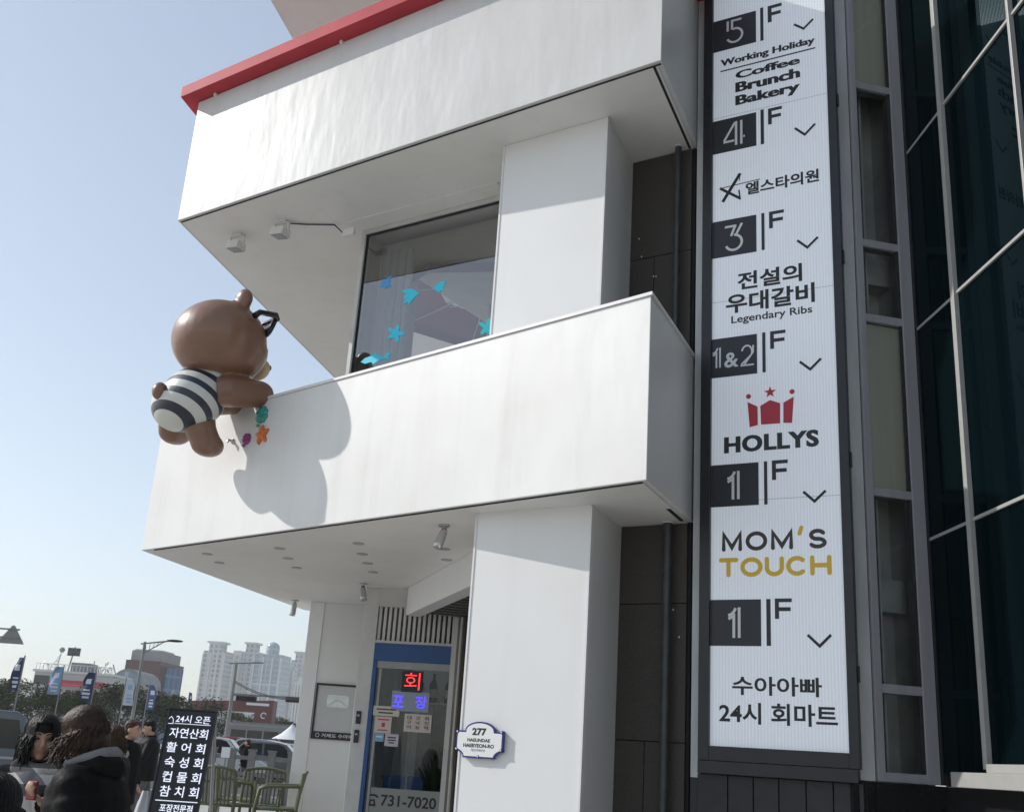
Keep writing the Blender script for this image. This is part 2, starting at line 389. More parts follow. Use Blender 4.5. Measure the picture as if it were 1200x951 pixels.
# lower balcony
LL = LOW.p(-5.888, 0, 0); LR = LOW.p(0, 0, 0); LW = onz(810.7, 610, ZS); LB = onz(355, 714, ZS)
lowpoly = [xy(LL), xy(LR), xy(LW), (1.8, 8.7), (1.5, 14.6), xy(LB)]
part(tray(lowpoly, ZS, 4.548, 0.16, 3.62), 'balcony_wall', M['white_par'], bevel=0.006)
capmb = MB()
Pc, Ic = poly_offset(lowpoly, -0.012); _, I2 = poly_offset(lowpoly, 0.175)
nn = len(Pc)
P0, I0 = poly_offset(lowpoly, 0)
Oc = poly_offset(lowpoly, -0.012)[1]; Nc = poly_offset(lowpoly, 0.175)[1]
capmb.add([(p[0], p[1], 4.549) for p in Oc] + [(p[0], p[1], 4.572) for p in Oc] + [(p[0], p[1], 4.572) for p in Nc] + [(p[0], p[1], 4.549) for p in Nc],
          [(k * nn + i, k * nn + (i + 1) % nn, ((k + 1) % 4) * nn + (i + 1) % nn, ((k + 1) % 4) * nn + i) for k in range(4) for i in range(nn)])
part(capmb, 'wall_capping', M['cap'])
# the soffit is a sheet of its own with a dark shadow joint round the rim
def soffit(poly, z, inset):
    P, I = poly_offset(poly, inset); mb = MB(); mb.prism(I, z - 0.008, z - 0.002); return mb
part(soffit(lowpoly, ZS, 0.035), 'soffit', M['soffit'])
# upper fascia with its own rim and red roof edge
UL_ = onz(208, 258.7, ZU); UR_ = onz(774.9, 70.5, ZU); UW = onz(818.6, 173, ZU); UB = onz(393, 444, ZU)
uppoly = [xy(UL_), xy(UR_), xy(UW), (1.85, 8.7), (1.5, 14.4), xy(UB)]
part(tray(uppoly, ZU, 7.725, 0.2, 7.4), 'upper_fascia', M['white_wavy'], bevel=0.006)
part(soffit(uppoly, ZU, 0.04), 'soffit', M['soffit'])
part(MB().box(UPP, -5.2, -0.02, -0.039, -0.030, ZU - 0.010, ZU - 0.0005), 'shadow_joint', M['groove'])
u_dir = (Vector(xy(UW)) - Vector(xy(UR_))); URF = Fr(xy(UR_), math.degrees(math.atan2(u_dir.y, u_dir.x)))
part(MB().box(URF, 0.05, u_dir.length - 0.02, -0.075, -0.055, ZU - 0.0105, ZU - 0.001), 'shadow_joint', M['groove'])
part(MB().box(LOW, -5.7, -0.05, -0.034, -0.027, ZS - 0.010, ZS - 0.0005), 'shadow_joint', M['groove'])
l_dir = (Vector(xy(LW)) - Vector(xy(LR))); LRF = Fr(xy(LR), math.degrees(math.atan2(l_dir.y, l_dir.x)))
part(MB().box(LRF, l_dir.length - 0.42, l_dir.length - 0.04, -0.075, -0.045, ZS - 0.0105, ZS - 0.001), 'shadow_joint', M['groove'])
O1 = poly_offset(uppoly, -0.15)[1]; Wp = poly_offset(uppoly, 0)[1]; O2 = poly_offset(uppoly, 0.25)[1]; k6 = len(O1)
rt = MB(); rt.add([(p[0], p[1], 7.73) for p in Wp] + [(p[0], p[1], 7.73) for p in O1] + [(p[0], p[1], 7.848) for p in O1] + [(p[0], p[1], 7.885) for p in O2],
                  [(a * k6 + i, (a + 1) * k6 + i, (a + 1) * k6 + (i + 1) % k6, a * k6 + (i + 1) % k6) for a in range(3) for i in range(k6)])
part(rt, 'roof_trim', M['red_trim'], merge=True)
for s_ in (-4.95, -3.25, -1.4): part(MB().box(UPP, s_ - .012, s_ + .012, 0.0005, .03, 7.70, 7.728), 'trim_bracket', M['white'])
# the storey above: another slab high over the roof edge
T1, T2 = onz(337, 35, 9.5), onz(317, 0, 9.5); td = (T2 - T1).normalized()
tf = T2 + td * 0.65; tb = T1 - td * 3.5
tp = [xy(tf), (tf.x + 4.0, tf.y - 2.70), (2.0, 8.0), (1.5, 14), xy(tb)]
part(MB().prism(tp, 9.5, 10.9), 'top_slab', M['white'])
part(soffit(tp, 9.5, 0.05), 'soffit', M['soffit'])
# pillar through both storeys
pd = Vector((0.29, 0.646)); q0 = Vector((-0.203, 7.699)); q1 = Vector((0.586, 7.188))
part(MB().prism([tuple(q0), tuple(q1), tuple(q1 + pd), tuple(q0 + pd * 1.0)], 0.0, ZU - 0.009), 'pillar', M['white'], bevel=0.004)
eb = MB(); pl = (q1 - q0).length
for z0, z1 in ((0.0, ZS - .012), (4.6, ZU - .012)):
    eb.box(PIL, pl - .004, pl + .012, -.03, .005, z0, z1); eb.box(PIL, -.006, .010, -.02, .005, z0, z1)
part(eb, 'corner_bead', M['cap'])
# dark tiled wall in separate stone tiles with open joints over a black backing
part(MB().box(WAL, -1.3, 0.02, -0.45, -0.022, 0.0, 7.4), 'wall', M['dark'])
def tiles(s_edges, z0, z1):
    for a, b in zip(s_edges[:-1], s_edges[1:]): part(MB().box(WAL, a + .003, b - .003, -.02, 0, z0 + .003, z1 - .003), 'stone_tile', M['tile'], bevel=.002)
zj = [WAL.hit(780, 298)[1], WAL.hit(770, 707)[1], WAL.hit(770, 868.5)[1]]
sj, sj2 = WAL.hit(766, 330)[0], WAL.hit(754, 910)[0]
tiles([-1.2, 0.0], zj[0], 6.368); tiles([-1.2, sj, 0.0], 4.2, zj[0]); tiles([-1.2, 0.0], zj[1], 3.29)
tiles([-1.2, 0.0], zj[2], zj[1]); tiles([-1.2, sj2, 0.0], 0.3, zj[2])
for px_, py_ in ((749, 280), (752, 301), (766, 324), (769, 324), (789, 714), (796, 746)):
    s_, z_ = WAL.hit(px_, py_); part(MB().ell(WAL.p(s_, 0.002, z_), (.006, .006, .008), nu=8, nv=6), 'anchor_spot', M['cap'])
# black cladding behind the sign and body of the building behind
part(MB().prism([(1.36, 7.60), (2.24, 7.06), (2.24, 9.7), (1.6, 9.7)], 0.0, 12.0), 'core_wall', M['slat'])

# --- first floor window
wl, wz = WIN.hit(431.5, 275.5); wl2, wz0 = WIN.hit(410.5, 441); wr, _ = WIN.hit(587.5, 234)
wl = (wl + wl2) / 2; wr = 1.75; wtop = wz; wbot = 3.9
wf = MB(); fw = 0.045
wf.box(WIN, wl - fw, wl, -.06, .03, wbot, wtop + fw); wf.box(WIN, wl + .0005, wr, -.06, .03, wtop, wtop + fw)
win = thing  # (kept as plain helper name)
WFR = part(wf, 'window_frame', M['grey_frame'], bevel=0.003)
gk = MB(); gk.box(WIN, wl + .001, wl + .012, -.02, .010, wbot, wtop - .001); gk.box(WIN, wl + .013, wr, -.02, .010, wtop - .012, wtop - .001)
part(gk, 'gasket', M['groove'], WFR)
gp = MB(); gp.add([WIN.p(wl, 0, wbot), WIN.p(wr, 0, wbot), WIN.p(wr, 0, wtop), WIN.p(wl, 0, wtop)], [(0, 1, 2, 3)])
part(gp, 'window_pane', M['glass_win'], WFR)
part(MB().box(WIN, wl - fw - .06, wr, -.25, .22, wtop + fw + .002, ZU - .009), 'lintel', M['soffit'])
sill = MB().box(WIN, wl - fw, wr, -.25, .06, 3.63, wbot - .002); part(sill, 'window_sill', M['white'])
# room behind it
rm = MB()
rm.box(WIN, wl - .12, wl - fw - .002, -.9, -.062, 3.62, ZU - .012); rm.box(WIN, wl - .12, wl - fw - .002, -5.5, -4.2, 3.62, ZU - .012); rm.box(WIN, wl - .12, wl - fw - .002, -4.199, -.901, 3.62, 4.0)
rm.box(WIN, wl - .12, wr + 1.2, -5.7, -5.5, 3.62, ZU - .012)
rm.box(WIN, wr + 1.0, wr + 1.2, -5.5, -.5, 3.62, ZU - .012)
part(rm, 'room_wall', M['cream'])
part(MB().box(WIN, wl - .04, wr + 1.0, -5.5, -.26, ZU - .14, ZU - .06), 'room_ceiling', M['cream'])

# --- ground floor: column, poster wall, door wall
JL = Vector(xy(onz(429.6, 687, ZS)))
c1, c2 = onz(364.6, 703.7, ZS), onz(381, 704.6, ZS)
c3 = c2 + Vector((math.cos(R(3.5)), math.sin(R(3.5)), 0)) * 0.6
c4 = c3 + (c3 - c2).normalized() * 0.55
cm = MB(); cb = Vector((0.15, 0.9))
cm.prism([xy(c1), xy(c2), (c2.x + cb.x, c2.y + cb.y), (c1.x + .1, c1.y + .5)], 0.0, ZS - .009)
part(cm, 'column', M['white'], bevel=0.004)
cm = MB(); cm.prism([(c2.x + .004, c2.y + .02), (c4.x, c4.y + .02), (c4.x + .1, c4.y + .3), (c2.x + .1, c2.y + .3)], 0.0, ZS - .009)
part(cm, 'poster_wall', M['white'])

# --- shop door, header, louvre
def dpx(x, y): return DOR.hit(x, y)
jm = MB(); jm.box(DOR, 0.0, 0.160, -.20, 0.0, 0.5, ZS - .009); part(jm, 'door_jamb', M['grey_frame'], bevel=0.004)
part(MB().box(DOR, 0.1605, 1.10, -.20, 0.0, 3.115, ZS - .009), 'door_header', M['grey_frame'])
lv = MB(); lv.box(DOR, .1605, 1.04, -.02, -.002, 3.095, 3.114); lv.box(DOR, .1605, 1.04, -.02, -.002, 2.706, 2.735)
LV = part(lv, 'louvre', M['grey_frame'])
part(MB().box(DOR, .161, 1.04, -.14, -.12, 2.736, 3.09), 'louvre_back', M['dark'], LV)
for i in range(16):
    s_ = .168 + i * .0545
    part(MB().box(DOR, s_, s_ + .030, -.11, -.022, 2.736, 3.094), 'fin', M['grey_frame'], LV)
bb = MB(); bb.box(DOR, .162, 1.036, -.05, .012, 2.520, 2.703); bb.box(DOR, .162, .206, -.05, .0115, .5, 2.519)
part(bb, 'door_frame', M['blue'], bevel=.003)
dz = MB(); dz.box(DOR, .2065, 1.034, -.045, .0, 2.445, 2.518); part(dz, 'door_closer_rail', M['alu_light'])
DG = part(MB().add([DOR.p(.2065, -.02, .52), DOR.p(1.0, -.02, .52), DOR.p(1.0, -.02, 2.444), DOR.p(.2065, -.02, 2.444)], [(0, 1, 2, 3)]), 'door_pane', M['glass_door'])
ds_ = MB(); ds_.box(DOR, 0.235, 0.262, -.018, -.006, .52, 2.443); part(ds_, 'door_stile', M['alu_light'], DG)
ds_ = MB(); ds_.box(DOR, 0.62, 0.632, -.04, -.022, .52, 2.2); part(ds_, 'door_stile', M['alu'], DG)
M['brown_frame'] = mat('bronze_frame', (0.16, 0.14, 0.115), 0.4, 0.4, 0.1, 6)
rj = MB(); rj.box(DOR, 1.001, 1.055, -.06, .02, .5, 3.11); part(rj, 'door_jamb', M['grey_frame'])
rj = MB(); rj.box(DOR, 1.0555, 1.085, -.06, .035, .5, 3.11); part(rj, 'side_frame', M['brown_frame'])
rj = MB(); rj.box(DOR, 1.0855, 1.12, -.06, .05, .5, 3.11); part(rj, 'side_frame', M['grey_frame'])
# inside of the shop
rm = MB(); rm.box(DOR, .02, 4.0, -4.0, -3.9, .5, 3.2); rm.box(DOR, .02, .10, -3.9, -.205, .5, 3.2); rm.box(DOR, 3.9, 4.0, -3.9, -.205, .5, 3.2); rm.box(DOR, 1.125, 3.9, -.30, -.205, .5, 3.2)
M['shop'] = mat('shop_wall', (0.34, 0.35, 0.34), 0.8, 0, .2, 3)
part(rm, 'shop_wall', M['shop'])
part(MB().box(DOR, 0.105, 3.89, -3.89, -.21, .48, .51), 'shop_floor', M['shop'])
part(MB().box(DOR, .3, 2.2, -1.3, -.75, .512, 1.18), 'counter', M['cap'])
part(MB().box(DOR, .2, 2.2, -.95, -.68, 2.13, 2.15), 'shelf', M['cap'])
# side beam running to the pillar, with dark glazing under it
b0, b1 = onz(490, 681, ZS), onz(550.6, 647, ZS)
bd = (b1 - b0).normalized(); bl_ = (b1 - b0).length
BMF = Fr(xy(b0), math.degrees(math.atan2(bd.y, bd.x)))
zb0, zb1 = BMF.hit(489, 715)[1], BMF.hit(552, 685)[1]
zbm = (zb0 + zb1) / 2
gs = DOR.p(1.125, 0.05, 0); bw = -BMF.loc(gs)[1]; g0 = BMF.loc(gs)[0]
part(MB().box(BMF, -.45, bl_ + .3, -.16, 0, zbm, ZS - .009), 'side_beam', M['white'], bevel=.003)
M['rib'] = mat('dark_ribbed_panel', (0.10, 0.10, 0.098), 0.5)
RP = part(MB().box(BMF, -.40, bl_ + .3, -bw, -.1605, zbm + .05, zbm + .08), 'recess_panel', M['rib'])
for k in range(12):
    s_ = -.30 + k * .20; part(MB().box(BMF, s_, s_ + .10, -bw + .01, -.165, zbm + .02, zbm + .0495), 'rib', M['rib'], RP)
sg = MB(); sg.box(BMF, g0 + .01, bl_ + .3, -bw - .03, -bw, .5, zbm + .04); part(sg, 'side_glazing', M['black_stone'])
for k in range(5):
    s_ = g0 + .03 + k * .38; part(MB().box(BMF, s_, s_ + .05, -bw + .001, -bw + .03, .5, zbm + .019), 'side_glazing_bar', M['brown_frame'])
# recessed lights in the lower soffit
M['lamp_ring'] = mat('downlight_ring', (0.42, 0.41, 0.385), 0.5); 
for X_, Y_ in ((272, 260), (313, 290), (520, 241), (549, 275), (578, 307), (790, 224), (803, 260), (822, 292), (840, 322), (1085, 243), (1093, 280)):
    c_ = onz(150 + X_ / 2.927, 560 + Y_ / 2.927, ZS - .010)
    dk = MB(); dk.lathe([(.052, -.004), (.052, .0015), (.040, .0015), (.040, -.002), (.0, -.001)], c_, 18); part(dk, 'downlight', M['lamp_ring'])

# ================================================================== right side: tiled wall pipes, sign, windows, glass wing
M['silver_line'] = mat('sheet_joint_grey', (0.42, 0.45, 0.49), .5)
SGN = Fr((1.341, 7.412), -29.9); WWN = Fr((2.269, 6.878), 12.0); GLS = Fr((2.824, 6.996), -87.9)
def pipe(px0, py0, z1, z0, d, r, label):
    s_, _ = WAL.hit(px0, py0, d); mb = MB(); mb.tube([WAL.p(s_, d, z0), WAL.p(s_, d, z1)], r, 14)
    t = thing('drainpipe', WAL.p(s_, d, z0), label, 'pipe', 'drainpipes on the dark wall'); mb.build('pipe', M['pipe'], t)
    MB().lathe([(r * 1.35, z1 - .012), (r * 1.45, z1 - .002), (r * 1.1, z1 - .001)], WAL.p(s_, d, 0), 16).build('collar', M['cap'], t)
    for z_ in (z0 + .5, z1 - .35):
        MB().lathe([(r * 1.12, z_ - .012), (r * 1.12, z_ + .012)], WAL.p(s_, d, 0), 14).build('clip', M['pipe'], t)
pipe(795, 175, ZU - .010, 3.64, .075, .026, 'slim dark drainpipe on the upper dark tiles, rising behind the balcony')
pipe(783, 615, ZS - .010, 0.02, .075, .033, 'slim dark drainpipe on the lower dark tiles, from balcony to ground')
st = MB(); st.box(SGN, -.028, .034, -.09, -.045, 1.57, 9.0)
so_ = st.build('wall_strip', M['strip'], label='bare aluminium strip standing between the dark tiles and the tall sign', cat='trim strip')
cl_ = MB()
DS = thing('directory_sign', SGN.p(.55, 0, 1.67), 'tall white floor directory in a black frame, six floors with shop names', 'sign')
f = MB(); f.box(SGN, .045, .119, -.16, .028, 1.68, 9.2); f.box(SGN, 1.017, 1.080, -.16, .028, 1.68, 9.2); f.box(SGN, .1192, 1.0168, -.16, .028, 1.68, 1.772); f.box(SGN, .050, 1.070, -.15, .045, 1.60, 1.679)
f.build('frame', M['black_frame'], DS, bevel=.003)
for z_ in (2.2, 3.6, 5.1, 6.4):
    MB().box(SGN, .036, .0445, -.05, -.02, z_, z_ + .06).build('bracket', M['strip'], DS); MB().box(SGN, 1.0805, 1.089, -.03, .0, z_, z_ + .10).build('bracket', M['black_ink'], DS)
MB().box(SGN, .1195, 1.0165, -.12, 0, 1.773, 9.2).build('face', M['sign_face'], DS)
for z_ in (3.405, 4.93, 6.52): MB().box(SGN, .1205, 1.0160, .0002, .0006, z_, z_ + .0035).build('sheet_joint', M['silver_line'], DS)
def H(x, y): return SGN.hit(x, y)
def quad_plate(tl, tr_, bl, br_, mt, name, d1=.004):
    s1 = (H(*tr_)[0] + H(*br_)[0]) / 2; z0 = (H(*bl)[1] + H(*br_)[1]) / 2; z1 = (H(*tl)[1] + H(*tr_)[1]) / 2
    o = MB().box(SGN, .1205, s1, .0005, d1, z0, z1).build(name, mt, DS); return o, s1, z0, z1
DIG = {
 '5': [[(.12, .96), (.12, .52)], [(.36, .98), (.36, .56)], [(.30, .93), (.88, .93)], [(.40, .56)] + arc(.50, .29, .42, .29, 82, -158, 18)],
 '4': [[(.60, 1), (.60, 0)], [(.84, 1), (.84, 0)], [(.55, .96), (.05, .25)], [(.02, .20), (.52, .20)], [(.93, .30), (1.0, .30)]],
 '3': [[(.04, .93), (.64, .93)], [(.58, .93), (.36, .55)], [(.93, .99), (.60, .55)], [(.52, .56)] + arc(.50, .29, .42, .29, 80, -158, 18)],
 '1': [[(.45, .80), (.45, 0)], [(.84, 1), (.84, 0)], [(.06, .62), (.36, .70)], arc(.02, 1.12, .60, .38, -88, -22, 8)],
 '2': [arc(.48, .66, .38, .30, 168, -28, 16) + [(.06, .10)], [(.95, .95), (.93, .62), (.30, .10)], [(.0, .05), (1.0, .05)]]}
def numeral(ch, s0, s1, z0, z1, parent, w=.019):
    mb = MB()
    for k, st_ in enumerate(DIG[ch]):
        ribbon(mb, SGN, [(s0 + (s1 - s0) * a, z0 + (z1 - z0) * b) for a, b in st_], w, .0045 + .0003 * k, .0006)
    mb.build('numeral', M['white_ink'], parent)
def sbox(x0, x1, yt, yb):
    a, zt = H(x0, yt); b, _ = H(x1, yt); _, z0 = H(x0, yb); return a, b, z0, zt
floors = [
 ('5', ((837, 26.5), (886, 13), (836.5, 62), (886, 50)), [('5', 850.5, 871.7, 25.5, 52.5)], (890.8, 894.4, 10, 48.5), (899.6, 916, 8, 27), ((930.5, 29), (941.8, 34), (952.9, 22.7))),
 ('4', ((835, 144), (886.3, 131.5), (834.6, 182), (886.3, 170.7)), [('4', 847.6, 873, 146, 173.5)], (891.2, 895, 129.2, 169.6), (900, 916.3, 128, 146.5), ((931.6, 150.5), (943.2, 158), (955.3, 145.2))),
 ('3', ((833.9, 261.5), (886.2, 251.7), (833, 304), (886.6, 294.6)), [('3', 848.9, 871.3, 265, 295)], (892.2, 895.7, 250.3, 293.3), (901.2, 918.6, 248.6, 268), ((934.3, 281.8), (946.2, 290.1), (958.5, 277.8))),
 ('12', ((832, 398.3), (887.2, 391.3), (831.5, 443.9), (887.2, 437.2)), [('1', 835.1, 845.8, 408.6, 432), ('2', 868, 883.6, 405, 430)], (893.2, 896.9, 389.8, 436.4), (902.5, 920.5, 388.5, 409), ((937.3, 423.8), (949.6, 432.7), (962.2, 420))),
 ('1', ((831.5, 545.8), (888.8, 541.3), (831.3, 594.5), (889.3, 591.2)), [('1', 852, 868, 552.5, 585.5)], (895.2, 899, 540.6, 591), (904.6, 923.1, 539.5, 562.3), ((941.5, 575.9), (954.6, 587.2), (967.7, 574.6))),
 ('1', ((832, 703), (891.8, 701.5), (832, 756.5), (892, 756.3)), [('1', 853, 869, 711.4, 747)], (898, 902.9, 701.5, 756.3), (908, 927.8, 701, 724.7), ((946.6, 743.5), (960.7, 756.7), (974, 743.5)))]
for nm, bxp, digs, dv, F_, chv in floors:
    o, _, _, _ = quad_plate(*bxp, M['dark_ink'], 'number_plate')
    for ch, x0, x1, yt, yb in digs: numeral(ch, *sbox(x0, x1, yt, yb), o, .019 if len(digs) == 1 else .013)
    if nm == '12':
        a, b, z0, z1 = sbox(849, 865.8, 414, 431.5); letters(MB(), SGN, '&', a, b, z0, z1, .0045, .02, thick=.0004)
        mb = MB(); letters(mb, SGN, '&', a, b, z0, z1, .0045, .02); mb.build('numeral', M['white_ink'], o)
    a, b, z0, z1 = sbox(*dv); MB().box(SGN, a, b, .0005, .003, z0, z1).build('divider_bar', M['dark_ink'], DS)
    a, b, z0, z1 = sbox(*F_); w_ = (z1 - z0) * .20
    MB().plate(SGN, [(a, z0), (a + w_, z0), (a + w_, z0 + (z1 - z0) * .38), (b - .008, z0 + (z1 - z0) * .38), (b - .008, z0 + (z1 - z0) * .57), (a + w_, z0 + (z1 - z0) * .57), (a + w_, z1 - w_ * .9), (b, z1 - w_ * .9), (b, z1), (a, z1)], .0005, .003).build('floor_letter', M['dark_ink'], DS)
    mb = MB(); ribbon(mb, SGN, [H(*q) for q in chv], .018, .001, .002); mb.build('arrow_mark', M['black_ink'], DS)
CAPH = {}
def words(fr, body, x0, x1, ycap, ybase, mt, parent, bold=0.03, fnt=None, d=.0012, H_=None, spacing=1.0, fat=0.0):
    """x0,x1: left and right ends; ycap,ybase: top and foot of the first letter, measured at x0"""
    H_ = H_ or fr.hit
    s0, zt = H_(x0, ycap); _, zb = H_(x0, ybase); s1 = H_(x1, (ycap + ybase) / 2)[0]
    vs, fs = text_flat(body, bold, fnt, spacing)
    c0 = body[0]; k = (c0, bold, fnt)
    if k not in CAPH: v0, _ = text_flat(c0, bold, fnt); CAPH[k] = (min(v[1] for v in v0), max(v[1] for v in v0))
    y0, y1 = CAPH[k]; xa = min(v[0] for v in vs); xb = max(v[0] for v in vs); sc = (zt - zb) / (y1 - y0)
    mb = MB(); w_ = fat * (zt - zb)
    for i in ((0,) if not fat else (-1, 0, 1)):
        mb.add([fr.p(s0 + (s1 - s0) * (v[0] - xa) / (xb - xa) + i * w_, d + .0003 * i, zb + (v[1] - y0) * sc) for v in vs], fs)
    return mb.build('lettering', mt, parent)
words(SGN, 'Working Holiday', 844.8, 955.3, 71.0, 78.6, M['black_ink'], DS, .02, fat=.05)
a, b, z0, z1 = sbox(844.4, 956.3, 83.6, 85.0); MB().box(SGN, a, b, .0005, .0015, z0, z1).build('underline', M['black_ink'], DS)
for t_, yc, yb in (('Coffee', 84.2, 93.2), ('Brunch', 97.3, 108.6), ('Bakery', 112.8, 123.8)): words(SGN, t_, 862.4, 937.3, yc, yb, M['black_ink'], DS, .025, fat=.055)
mb = MB(); ribbon(mb, SGN, [H(867.5, 203.3), H(846.9, 236.9)], .026, .001, .0004); ribbon(mb, SGN, [H(843.8, 220.9), H(856, 227), H(867.5, 232.6)], .022, .0015, .0004)
ribbon(mb, SGN, [H(867.5, 234), H(866, 222.7)], .012, .002, .0004); ribbon(mb, SGN, [H(846.9, 220.5), H(890.8, 210)], .007, .0025, .0004); ribbon(mb, SGN, [H(867.5, 203.3), H(866.6, 212)], .006, .003, .0004)
mb.build('emblem', M['black_ink'], DS)
def hangul(fr, body, x0, x1, yt, yb, mt, parent, bold=.03, d=.0012, name='lettering', spacing=1.0, H_=None):
    H_ = H_ or fr.hit
    s0, zt = H_(x0, yt); _, zb = H_(x0, yb); s1 = H_(x1, (yt + yb) / 2)[0]
    mb = MB(); letters(mb, fr, body, s0, s1, zb, zt, d, bold, spacing=spacing); return mb.build(name, mt, parent)
hangul(SGN, '엘스타의원', 873.8, 960.2, 214.6, 229.2, M['black_ink'], DS, .030)
hangul(SGN, '전설의', 864.2, 940.2, 320.0, 340.6, M['black_ink'], DS, .028)
hangul(SGN, '우대갈비', 850.8, 955.2, 346.0, 368.4, M['black_ink'], DS, .028)
words(SGN, 'Legendary Ribs', 857, 952.2, 370.6, 379, M['black_ink'], DS, .018)
def zpoly(pts, k=5.941, x0=820, y0=380): return [H(x0 + X / k, y0 + Y / k) for X, Y in pts]
for pts in ([(333, 540), (403, 572), (405, 700), (348, 715)], [(422, 568), (490, 527), (560, 548), (560, 688), (428, 697)], [(583, 545), (655, 503), (643, 685), (583, 685)]):
    MB().plate(SGN, zpoly(pts), .0005, .003).build('crown_emblem', M['red_ink'], DS)
for X, Y in ((340, 502), (643, 468)):
    c_ = zpoly([(X, Y)])[0]; MB().plate(SGN, [(c_[0] + .018 * math.cos(a), c_[1] + .018 * math.sin(a)) for a in [2 * math.pi * i / 16 for i in range(16)]], .0005, .003).build('crown_dot', M['red_ink'], DS)
c_ = zpoly([(490, 472)])[0]; MB().plate(SGN, [(c_[0] + (.044 if i % 2 == 0 else .018) * math.sin(math.pi * i / 5), c_[1] + (.044 if i % 2 == 0 else .018) * math.cos(math.pi * i / 5)) for i in range(10)], .0005, .003).build('crown_star', M['red_ink'], DS)
words(SGN, 'HOLLYS', 849, 959.4, 512.4, 531.2, M['dark_ink'], DS, .035, spacing=1.08, fat=.025)
RL = {  # rounded strokes in a unit box
 'M': [[(0, 0), (0, 1), (.5, .12), (1, 1), (1, 0)]], 'O': [arc(.5, .5, .5, .5, 0, 360, 28)[:-1]], 'S': [arc(.5, .74, .44, .26, 28, 262, 14) + arc(.5, .245, .48, .245, 84, -152, 16)],
 'T': [[(0, 1), (1, 1)], [(.5, .93), (.5, 0)]], 'U': [[(0, 1), (0, .42)] + arc(.5, .42, .5, .42, 190, 350, 12) + [(1, .42), (1, 1)]], 'C': [arc(.5, .5, .5, .5, 48, 312, 22)], 'H': [[(0, 0), (0, 1)], [(1, 0), (1, 1)], [(.05, .5), (.95, .5)]],
 "'": [[(.25, 0), (.75, 1)]]}
def rounded(chs, s0, s1, z0, z1, widths, gap, w, mts):
    tot = sum(widths) + gap * (len(chs) - 1); k = (s1 - s0) / tot; a = s0; byc = {}
    for i, c in enumerate(chs):
        mb = MB(); ww = widths[i] * k; za, zb_ = (z0, z1) if c != "'" else (z0 + (z1 - z0) * .68, z1 + (z1 - z0) * .20)
        for q, st_ in enumerate(RL[c]):
            ribbon(mb, SGN, [(a + w / 2 + (ww - w) * u, za + w / 2 + (zb_ - za - w) * v) for u, v in st_], w, .001 + .0004 * q, .0003, closed=(c == 'O'), round_=True)
        mb.build('lettering', mts[i], DS); a += ww + gap * k
bI, yI = M['brown_ink'], M['yellow_ink']
a, b, z0, z1 = sbox(846, 968.9, 624.0, 646.2); rounded("MOM'S", a, b, z0, z1, [1.05, 1.1, 1.1, .38, .9], .18, .027, [bI, bI, bI, yI, bI])
a, b, z0, z1 = sbox(842.4, 974.4, 653.8, 676.4); rounded("TOUCH", a, b, z0, z1, [1, 1.12, .95, 1.05, 1.02], .10, .030, [yI] * 5)
hangul(SGN, '수아아빠', 858, 963.2, 791.5, 813.4, M['black_ink'], DS, .022)
hangul(SGN, '24시 회마트', 842.8, 981.7, 821.5, 846.5, M['black_ink'], DS, .022)
# cladding under the sign
ck = MB(); ck.box(SGN, .02, 1.1, -.16, -.06, 0, 1.598); CK = ck.build('cladding', M['dark'], B)
se = [.022] + [SGN.hit(x, 920)[0] for x in (851, 881, 911, 943, 975)] + [1.088]
for a, b in zip(se[:-1], se[1:]): MB().box(SGN, a + .003, b - .003, -.058, -.03, 0, 1.597).build('cladding_board', M['slat'], CK, bevel=.003)
MB().box(SGN, -.03, .019, -.10, -.05, 0, 1.566).build('cladding_board', M['slat'], CK)
# tall stair window beside the sign
TW = B
gx0, gx1, st0, st1, wo = .178, .455, .128, .556, .46
tw = MB(); tw.box(WWN, .0, .118, -.2, -.02, 1.62, 9.5); part(tw, 'window_trim', M['strip'])
part(MB().box(WWN, .1185, .127, -.2, -.03, 1.62, 9.5), 'window_trim', M['groove'])
part(MB().box(WWN, -.022, -.002, -.2, .0, 1.62, 9.5), 'window_trim', M['strip'])
WF = MB(); WF.box(WWN, st0, gx0, -.12, 0, 1.62, 9.5); WF.box(WWN, wo + .006, st1, -.12, 0, 1.62, 9.5)
zb_ = [1.62, 2.15, 3.425, 4.685, 5.27, 6.60, 8.0]
for z_ in zb_: WF.box(WWN, gx0 + .0005, wo + .0055, -.10, -.006, z_, z_ + .056)
WFo = part(WF, 'stair_window', M['alu'], bevel=.002)
part(MB().box(WWN, wo - .012, wo + .0045, -.03, -.012, 1.68, 9.4), 'gasket', M['groove'], WFo)
for z0, z1 in zip(zb_[:-1], zb_[1:]):
    part(MB().add([WWN.p(gx0, -.03, z0 + .05), WWN.p(wo, -.03, z0 + .05), WWN.p(wo, -.03, z1), WWN.p(gx0, -.03, z1)], [(0, 1, 2, 3)]), 'window_pane', M['glass_strip'], WFo)
M['blind'] = mat('pale_blind', (0.72, 0.70, 0.60), 0.9, 0, .06, 3, stretch=(9, 9, .2))
for z0, z1 in ((6.66, 8.0), (3.48, 4.68)): part(MB().box(WWN, gx0 - .02, wo + .02, -.060, -.052, z0, z1), 'blind', M['blind'], WFo)
M['lining'] = mat('stairwell_lining', (0.55, 0.56, 0.53), 0.8, 0, .25, 2)
inn = MB(); inn.box(WWN, -.01, .10, -.42, -.21, 1.6, 9.5); inn.box(WWN, -.01, .60, -.5, -.42, 1.6, 9.5); inn.box(WWN, .545, .60, -.42, -.125, 1.6, 9.5); part(inn, 'stairwell_wall', M['lining'])
for z_ in (2.7, 5.1): part(MB().box(WWN, .11, .54, -.41, -.25, z_, z_ + .22), 'stair_landing', M['lining'])
